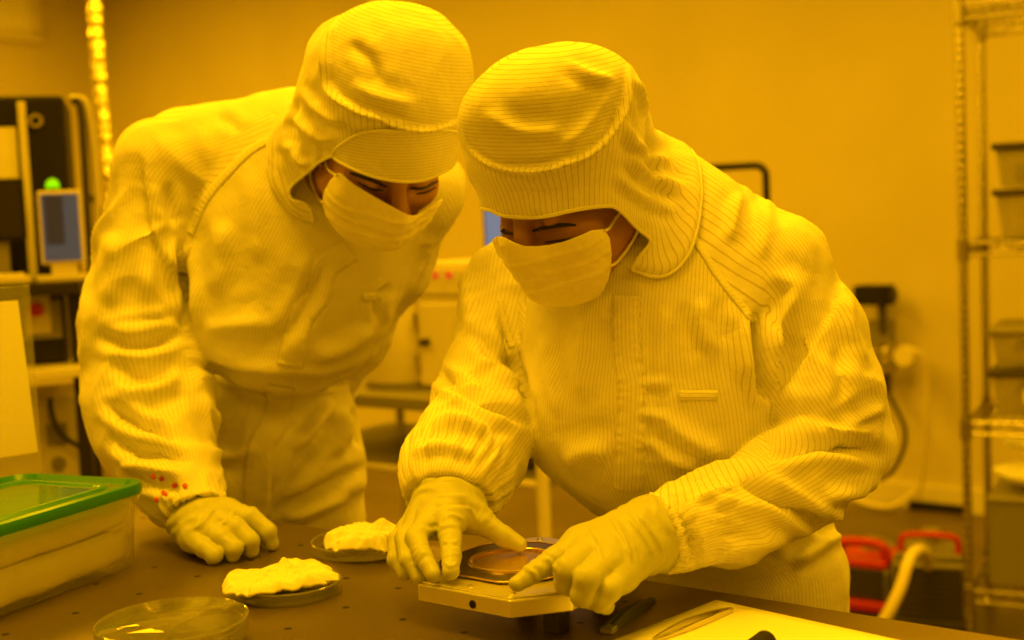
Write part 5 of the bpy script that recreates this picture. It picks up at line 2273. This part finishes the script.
# ---- vacuum pumps on the floor
def pump(u, v, d, ang, label, w_=.20, l_=.34, h_=.24, red=True):
    p = on_z(u, v, 0)
    m = fr([p[0], p[1], 0], ang)
    t = thing('vacuum_pump', (p[0], p[1], 0), label, 'vacuum pump')
    MB(m).box((0, 0, .025), (w_ + .03, l_ + .03, .03), .006).build('base_plate', M['red'] if red else M['dark'], t)
    for x in (-w_ / 2, w_ / 2):
        for y in (-l_ / 2 + .03, l_ / 2 - .03):
            MB(m).cyl((x, y, 0), (x, y, .02), .016, n=12).build('foot', M['black'], t, smooth=True)
    MB(m).box((0, -l_ * .22, .04 + h_ * .45), (w_, l_ * .5, h_ * .9), .01).build('oil_case', M['grey'], t)
    k = 9
    b = MB(m)
    for i in range(k):
        b.box((0, -l_ * .22 - l_ * .26, .06 + h_ * .8 * i / k), (w_ * .86, .012, .010))
    b.build('cooling_fins', M['dark'], t)
    b = MB(m)
    b.lathe((0, l_ * .03, .04 + h_ * .45), [(.0001, 0), (w_ * .42, 0), (w_ * .45, .01), (w_ * .45, l_ * .40), (w_ * .36, l_ * .45), (.0001, l_ * .45)], 28, axis=[[1, 0, 0], [0, 0, 1], [0, 1, 0]])
    b.build('motor', M['grey'], t, smooth=True)
    # red carrying handle: two uprights and a bar
    zt = .04 + h_ * .9
    hb = MB(m)
    hb.box((0, -l_ * .05, zt + .012), (w_ * .9, l_ * .72, .024), .006)
    hb.build('top_plate', M['red'] if red else M['grey'], t)
    pts = [(-w_ * .38, -l_ * .3, zt), (-w_ * .38, -l_ * .3, zt + .05), (-w_ * .28, -l_ * .3, zt + .075), (w_ * .28, -l_ * .3, zt + .075), (w_ * .38, -l_ * .3, zt + .05), (w_ * .38, -l_ * .3, zt)]
    MB(m).tube(smooth_poly(np.array(pts), 6), .016 if red else .010, 12).build('handle', M['red'], t, smooth=True)
    MB(m).lathe((0, l_ * .12, zt + .02), [(.02, 0), (.02, .03), (.03, .032), (.03, .045), (.0001, .045)], 20).build('inlet_flange', M['steel'], t, smooth=True)
    return t, m, zt, l_


pa = pump(872, 600, 4.3, math.radians(-32), 'red and grey vacuum pump on the floor beside the coverall', w_=.19, l_=.30, h_=.11)
pb = pump(932, 618, 4.3, math.radians(-20), 'grey vacuum pump with red handle bar on the floor by the shelving', w_=.22, l_=.30, h_=.19, red=False)
hp = [JW(882, 624, 3.70), JW(892, 606, 3.70), JW(901, 586, 3.71), JW(907, 566, 3.73), JW(912, 555, 3.76), JW(919, 550, 3.80), JW(926, 554, 3.86), JW(928, 566, 3.92)]
loop_tube('vacuum_hose', hp, .017, M['hose'], 'cream hose arching over between the two vacuum pumps', 'hose')

# ---- valve and gauge assembly on the back wall
vp = on_line(876, 330, W0, E1)
vm = frd([vp[0], vp[1], 0], E1)


def vq(u, v, off=.12):
    p = on_line(u, v, W0 - E2 * off, E1)
    return np.array([float((p - vp) @ E1), -off, float(p[2])])


vt = thing('valve_assembly', tuple(vp), 'wall-mounted vacuum valve assembly with black box on top, right of the shoulder', 'valve')
a = vq(874, 295)
MB(vm).box(a, (.15, .10, .085), .006).build('actuator_box', M['black'], vt)
MB(vm).box(a + [.085, 0, 0], (.02, .06, .05), .004).build('connector', M['dark'], vt)
b = vq(884, 320)
MB(vm).cyl(vq(882, 303), vq(883, 335), .016, n=14).build('stem', M['dark'], vt, smooth=True)
c = vq(880, 352)
b = MB(vm)
b.lathe(vq(882, 372), [(.0001, 0), (.05, 0), (.05, .015), (.035, .018), (.035, .10), (.05, .103), (.05, .12), (.0001, .12)], 24)
b.build('valve_body', M['steel'], vt, smooth=True)
b = MB(vm)
b.lathe(vq(858, 352), [(.0001, 0), (.045, 0), (.045, .014), (.028, .016), (.028, .12), (.045, .122), (.045, .138), (.0001, .138)], 24, axis=[[0, 1, 0], [0, 0, 1], [1, 0, 0]])
b.build('cross_pipe', M['steel'], vt, smooth=True)
b = MB(vm)
b.lathe(vq(903, 357, .2), [(.0001, 0), (.04, 0), (.044, .006), (.044, .05), (.03, .06), (.03, .1), (.0001, .1)], 28, axis=[[1, 0, 0], [0, 0, 1], [0, 1, 0]])
b.build('gauge', M['cream'], vt, smooth=True)
MB(vm).cyl(vq(886, 375), vq(887, 392), .02, n=14).build('lower_pipe', M['dark'], vt, smooth=True)
MB(vm).box(vq(880, 345, .03), (.12, .06, .22), .006).build('wall_bracket', M['grey'], vt)
mapv = lambda q: vm[:3, :3] @ q + vm[:3, 3]
loop_tube('air_hose', [mapv(vq(*p_)) for p_ in ((906, 350, .16), (916, 350, .16), (925, 362, .15), (927, 400, .13), (924, 450, .1), (920, 495, .08))], .008, M['hose'], 'thin pale hose hanging down the wall from the gauge', 'hose')
loop_tube('air_hose', [mapv(vq(*p_)) for p_ in ((887, 392, .12), (897, 410, .16), (905, 430, .18), (903, 450, .18), (893, 470, .17), (880, 480, .15))], .010, M['cable'], 'dark hose looping below the wall valve', 'hose')
loop_tube('floor_hose', [mapv(vq(*p_)) for p_ in ((850, 497, .10), (870, 505, .14), (890, 507, .14), (905, 500, .10), (915, 490, .06))], .012, M['hose'], 'cream hose lying in a shallow loop along the foot of the wall', 'hose')
cb = on_line(938, 509, W0 - E2 * .03, E1)
o = MB(frd([cb[0], cb[1], 0], E1)).box((0, 0, float(cb[2])), (.24, .05, .05), .004).build('cable_trunking', M['black'])
tag(o, 'short black cable trunking on the wall just above the floor', 'trunking')

# ---- instruments at the left
IL = JW(40, 250, 3.2)
ID = nrm([.96, .27, 0])
im = frd([IL[0], IL[1], 0], ID)


def iq(u, v, off=0.0):
    """position in the left rack's frame: along, depth, height"""
    n_ = np.array([-ID[1], ID[0], 0])
    p = on_line(u, v, IL + n_ * off, ID)
    return np.array([float((p - IL) @ ID), off, float(p[2])])


def ibox(u0, v0, u1, v1, off, depth, bev=.006):
    a, b_ = iq(u0, v0, off), iq(u1, v1, off)
    c_ = (a + b_) / 2
    return (c_[0], off + depth / 2, c_[2]), (abs(b_[0] - a[0]), depth, abs(b_[2] - a[2])), bev


iw = lambda p: tuple(im[:3, :3] @ np.asarray(p, float) + im[:3, 3])
zr1 = iq(40, 282, -.02)[2]
zr2 = iq(40, 366, -.02)[2]
zr3 = .62
rx0, rx1 = -.55, iq(84, 300)[0]
rk = thing('equipment_rack', iw((0, 0, 0)), 'dark equipment rack with open shelves at the left edge', 'rack')
for z, m_, th in ((zr1, M['blackmetal'], .03), (zr2, M['cream'], .022), (zr3, M['blackmetal'], .03), (.15, M['blackmetal'], .03)):
    MB(im).box(((rx0 + rx1) / 2, .19, z - th / 2), (rx1 - rx0, .66, th), .003).build('shelf_board', m_, rk)
for x in (rx0 + .02, rx1 - .02):
    for y in (.0, .50):
        MB(im).box((x, y, zr1 / 2 - .01), (.035, .035, zr1 - .02), .003).build('post', M['blackmetal'], rk)
# cabinet drawers under the top
d_ = thing('drawer_unit', iw((-.1, .2, zr2)), 'brown drawer unit with a red knob on the rack shelf', 'drawer unit')
_hd = zr1 - .03 - zr2
MB(im).box(((rx0 + rx1) / 2, .24, zr2 + _hd / 2 - .001), (rx1 - rx0 - .09, .46, _hd - .004), .004).build('case', M['dark'], d_)
MB(im).box(((rx0 + rx1) / 2, .004, zr2 + _hd * .64), (rx1 - rx0 - .11, .012, _hd * .55), .003).build('drawer', M['grey'], d_)
MB(im).box(((rx0 + rx1) / 2, .004, zr2 + _hd * .18), (rx1 - rx0 - .11, .012, _hd * .28), .003).build('drawer', M['black'], d_)
_k = iq(37, 309, -.004)
MB(im).lathe(_k, [(.0001, -.03), (.016, -.03), (.018, -.024), (.014, -.004), (.014, .004)], 18, axis=[[1, 0, 0], [0, 0, 1], [0, 1, 0]]).build('knob', M['red'], d_, smooth=True)
_k[2] -= .001
MB(im).box(_k + [0, .003, -.01], (.06, .006, .10), .002).build('knob_plate', M['beige'], d_)
# beige supply box
p0, p1 = iq(38, 398, .06), iq(82, 480, .06)
bb = thing('power_supply', iw(((p0[0] + p1[0]) / 2, .2, zr3)), 'beige supply box with a dark square vent behind the printed sheet', 'power supply')
MB(im).box(((p0[0] + p1[0]) / 2 - .10, .22, (p0[2] + zr3) / 2), (p1[0] - p0[0] + .2, .30, p0[2] - zr3), .006).build('case', M['beige'], bb)
v0, v1 = iq(46, 424, .069), iq(68, 444, .069)
MB(im).box(((v0[0] + v1[0]) / 2, .068, (v0[2] + v1[2]) / 2), (v1[0] - v0[0], .008, v0[2] - v1[2])).build('vent', M['grey'], bb)
v0, v1 = iq(52, 456, .069), iq(66, 470, .069)
MB(im).cyl(((v0[0] + v1[0]) / 2, .06, (v0[2] + v1[2]) / 2), ((v0[0] + v1[0]) / 2, .072, (v0[2] + v1[2]) / 2), .018, n=16).build('socket', M['grey'], bb, smooth=True)
loop_tube('cable', [iw(iq(u, v, .03)) for u, v in ((50, 398), (52, 415), (60, 432), (72, 442), (86, 448), (96, 440), (98, 420))], .007, M['cable'], 'black cable hanging in front of the beige supply box', 'cable')
# tall black instrument
it = thing('instrument_tower', iw((-.1, .25, zr1)), 'tall black instrument with a pale rail and a round dial', 'instrument')
c_, s_, bv = ibox(-60, 96, 70, 196, .10, .36, .012)
zb = zr1
c_ = (c_[0], c_[1], (c_[2] + s_[2] / 2 + zb) / 2)
s_ = (s_[0], s_[1], (iq(20, 96, .1)[2] - zb))
MB(im).box(c_, s_, bv).build('case', M['black'], it)
a, b_ = iq(24, 102, .085), iq(31, 282, .085)
MB(im).box(((a[0] + b_[0]) / 2, .085, (a[2] + zb) / 2), (.018, .03, a[2] - zb), .003).build('rail', M['cream'], it)
k0 = iq(36, 121, .10)
MB(im).lathe(k0, [(.010, -.014), (.017, -.014), (.0185, -.008), (.0185, .002), (.010, .002)], 28, axis=[[1, 0, 0], [0, 0, 1], [0, 1, 0]], closed=True).build('dial', M['steel'], it, smooth=True)
c_, s_, bv = ibox(-30, 128, 19, 178, .09, .008, .001)
MB(im).box(c_, s_).build('notice', M['label'], it)
# dark screen at the far left
s1 = thing('monitor', iw(iq(5, 282, -.05)), 'dark switched-off monitor at the left picture edge', 'monitor')
c_, s_, bv = ibox(-40, 180, 27, 240, -.06, .03, .005)
MB(im).box(c_, s_, bv).build('bezel', M['black'], s1)
MB(im).box((c_[0], c_[1] - .016, c_[2]), (s_[0] - .02, .003, s_[2] - .02)).build('screen', M['blackmetal'], s1)
MB(im).box((c_[0], c_[1] + .02, (c_[2] - s_[2] / 2 + zb) / 2), (.05, .03, c_[2] - s_[2] / 2 - zb + .02), .004).build('stand', M['grey'], s1)
MB(im).box((c_[0], c_[1], zb + .008), (.18, .12, .016), .004).build('base', M['grey'], s1)
# lit monitor with the green lamp
s2 = thing('monitor', iw(iq(62, 282, -.04)), 'grey monitor with a bluish lit screen below the black instrument', 'monitor')
c_, s_, bv = ibox(36, 191, 86, 263, -.07, .05, .006)
MB(im).box(c_, s_, bv).build('bezel', M['beige'], s2)
MB(im).box((c_[0], c_[1] - .026, c_[2]), (s_[0] - .018, .004, s_[2] - .018)).build('screen', M['screen'], s2)
MB(im).box((c_[0] - .014, c_[1] - .0285, c_[2] + .018), (s_[0] - .06, .003, s_[2] - .06)).build('dark_window', M['screen2'], s2)
MB(im).box((c_[0], c_[1], (c_[2] - s_[2] / 2 + zb) / 2), (.06, .04, c_[2] - s_[2] / 2 - zb + .01), .004).build('stand', M['beige'], s2)
MB(im).box((c_[0], c_[1], zb + .008), (.14, .10, .016), .004).build('base', M['beige'], s2)
g0 = iq(52, 187, -.07)
zt2 = c_[2] + s_[2] / 2
gl_ = thing('signal_lamp', iw((g0[0], -.045, zt2)), 'bright green round lamp on top of the lit monitor', 'lamp')
MB(im).lathe((g0[0], -.045, zt2), [(.018, 0), (.018, .004), (.0165, .006), (.0001, .006)], 20).build('base', M['dark'], gl_, smooth=True)
MB(im).lathe((g0[0], -.045, zt2 + .005), [(.016, 0), (.0165, .008), (.013, .018), (.007, .023), (.0001, .0245)], 20).build('lens', M['green_led'], gl_, smooth=True)
# keyboard and small fittings on the rack top
kb = thing('keyboard', iw((-.06, -.06, zr1)), 'pale keyboard at the front of the rack top', 'keyboard')
_x = iq(20, 280, -.04)[0]
MB(im).box((_x - .1, -.09, zr1 + .010), (.26, .07, .02), .005).build('case', M['beige'], kb)
b = MB(im)
for i in range(12):
    for j in range(3):
        b.box((_x - .215 + .02 * i, -.11 + .02 * j, zr1 + .0225), (.016, .016, .008), .002)
ko = b.build('keys', M['cream'], kb)
ko['kind'] = 'stuff'
# cables beside the tower
for i, (pts, r) in enumerate(([[(72, 100), (80, 106), (84, 150), (88, 220), (92, 275)], .010], [[(70, 98), (86, 104), (93, 150), (97, 210), (99, 290)], .009], [[(90, 196), (97, 205), (104, 225), (108, 250), (104, 285)], .008])):
    loop_tube('cable', [iw(iq(u, v, .12 + .03 * i)) for u, v in pts], r, M['dark'] if i != 1 else M['beige'],
              ['dark cable running down the right side of the black instrument', 'pale cable arching down beside the black instrument', 'dark cable bowed outwards, nearest the foil duct'][i], 'cable')
mv = thing('regulator', iw(iq(96, 262, .16)), 'dark regulator with a small dial, right of the lit monitor', 'regulator')
MB(im).lathe(iq(96, 292, .16), [(.0001, 0), (.028, 0), (.028, .05), (.018, .06), (.018, .10), (.026, .105), (.026, .14), (.0001, .145)], 20).build('body', M['dark'], mv, smooth=True)
MB(im).lathe(iq(92, 240, .12), [(.0001, 0), (.022, 0), (.024, .004), (.024, .022), (.0001, .022)], 20, axis=[[1, 0, 0], [0, 0, 1], [0, 1, 0]]).build('dial', M['beige'], mv, smooth=True)
mvz = iq(96, 292, .16)[2]
MB(im).box((iq(96, 292, .16)[0], .2, (mvz + zr1) / 2), (.03, .03, abs(mvz - zr1) + .002), .002).build('bracket', M['dark'], mv)

# ---- foil duct running down the wall corner
dp = [JW(u, v, 5.0) for u, v in ((86, -120), (93, -30), (97, 40), (101, 90), (106, 140), (110, 185), (111, 240), (112, 330))]
dp = smooth_poly(np.array(dp), 16)
L_ = np.concatenate([[0], np.cumsum(np.linalg.norm(np.diff(dp, axis=0), axis=1))])
n_ = 240
ss = np.linspace(0, L_[-1], n_)
pp = np.stack([np.interp(ss, L_, dp[:, k]) for k in range(3)], 1)
rr_ = .028 + .0012 * np.sin(ss * 2 * PI / .045 + 3 * noise3(pp * 5)) + .005 * noise3(pp * 11) + .002 * noise3(pp * 40)
o = MB().tube(pp, rr_, 18).build('foil_duct', M['foil'], smooth=True, auto=False)
tag(o, 'shiny crinkled foil duct running down in the left wall corner', 'duct')

# ------------------------------------------------------------------ build


def body_mesh(P0, S, headf, hi_h=.003):
    limbs = S['limbs']
    tf = S['torso']

    def f(P):
        d = tf(P) + .03
        for nme in S['order']:
            d = sm(d, limbs[nme].d(P, mul=.62), .03)
        return sm(d, headf(P), .03)
    lo, hi = S['bounds']
    lo2 = np.minimum(lo, S['hood_bounds'][0])
    hi2 = np.maximum(hi, S['hood_bounds'][1])
    V, Q = surface(f, lo2, hi2, hi_h)
    V, F = drop_small(V, [tuple(q) for q in Q])
    o, _ = view_mesh('body', V, F, M['skin'], P0)
    return bvh_of(V, F), o


def full_person(S, headf, Hc, A, hands, F):
    P0, suit, V, Q = build_person(S)
    bvh, body = body_mesh(P0, S, headf)
    hood, HV, HF = build_hood(P0, S, suit, headf)
    build_mask(P0, S, mask_field(Hc, A, headf), *S['mask_bounds'], S['mask'], S['mask_keep'], S['loops'], bvh)
    for nm, key in (('eyebrow', 'brows'), ('eyelashes', 'lashes')):
        for pts, w, off in S[key]:
            v, f = strip(bvh, pts, w, off)
            view_mesh(nm, v, f, M['hair'], P0)
    for hf in hands:
        f, (lo, hi), joints, wr, ax, gf = hf()
        make_glove(P0, f, lo, hi, joints, wr, ax, folds=gf)
    boots(P0, [S['limbs']['leg_l'], S['limbs']['leg_r']], F)
    if 'visor' in S:
        f0 = S['hood']
        v, q = surface(lambda P: sm(f0(P), headf(P) - .007, .02) - .007, *S['hood_bounds'], .003)
        s = poly_sd(px_of(v), smooth_poly(S['visor'], 4, True))
        s = np.where(v[:, 2] < 1.68, s, -5)
        v, f = clip_mesh(v, q, s)
        v, f = drop_small(v, f, .3)
        o, fs = view_mesh('visor', v, f, M['hood'], hood)
        set_uv(o, v, fs, lambda c, n: np.zeros(len(c), int), {0: lambda p: (p @ nrm([.02, 1, -.4]), None, p[:, 0])})
        md = o.modifiers.new('cloth', 'SOLIDIFY')
        md.thickness = .003
        md.offset = -1
        for l in boundary_loops(f):
            if len(l) > 40:
                P = v[l]
                for _ in range(3):
                    P = (np.roll(P, 1, 0) + P * 2 + np.roll(P, -1, 0)) / 4
                MB().tube(to_world(P[::2]), .0020, 6, closed=True).build('visor_hem', M['hem'], o, smooth=True)
    return P0, bvh_of(V, [tuple(q) for q in Q])


PR, bvhSR = full_person(SPEC_R, head_R, H_R, A_HR, [hand_front_right, hand_front_left], F_R)
PL, bvhSL = full_person(SPEC_L, head_L, H_L, A_HL, [hand_left_fist, hand_left_back], F_L)

cam = bpy.data.cameras.new('camera')
co = bpy.data.objects.new('camera', cam)
COL.objects.link(co)
SC.camera = co
cam.sensor_width = 36
cam.lens = 36 * FPX / 1024
m4 = Matrix.Identity(4)
for i in range(3):
    m4[i][0], m4[i][1], m4[i][2], m4[i][3] = _r[i], _u[i], -_f[i], CAM[i]
co.matrix_world = m4
SC.view_settings.view_transform = 'Standard'
SC.view_settings.look = 'None'
SC.view_settings.gamma = 1
SC.view_settings.exposure = .17
SC.view_settings.use_curve_mapping = False
SC.cycles.transparent_max_bounces = 32
AMB = (1.0, .485, .003)
w = bpy.data.worlds.new('world')
SC.world = w
w.use_nodes = True
w.node_tree.nodes['Background'].inputs[0].default_value = (*AMB, 1)
w.node_tree.nodes['Background'].inputs[1].default_value = .1
cam.dof.use_dof = True
cam.dof.focus_distance = 1.32
cam.dof.aperture_fstop = 4.0


def lamp(x, y, sx, sy, power, z=2.97):
    l = bpy.data.lights.new('ceiling_lamp', 'AREA')
    l.shape = 'RECTANGLE'
    l.size, l.size_y = sx, sy
    l.energy = power
    l.color = AMB
    o = bpy.data.objects.new('ceiling_lamp', l)
    COL.objects.link(o)
    o.location = tuple(RM[:3, :3] @ np.array([x, y, z]) + RM[:3, 3])
    o.rotation_euler = (0, 0, ANG)
    return o


# rows of amber fluorescent ceiling panels; last lamp added to brighten the left wall
for y, xs, p in ((-2.0, (-2.4, 0, 2.4), 16), (-.45, (-2.4, .25, 2.6), 40), (1.3, (-2.4, 0, 2.6), 32), (2.5, (-4.6, -2.0, .6, 3.2), 36), (WALL_Y - 2.6, (LC + 1.3,), 70)):
    for x in xs:
        lamp(x, y, 1.2, .6, p * (.7 if x > 2 else 1))
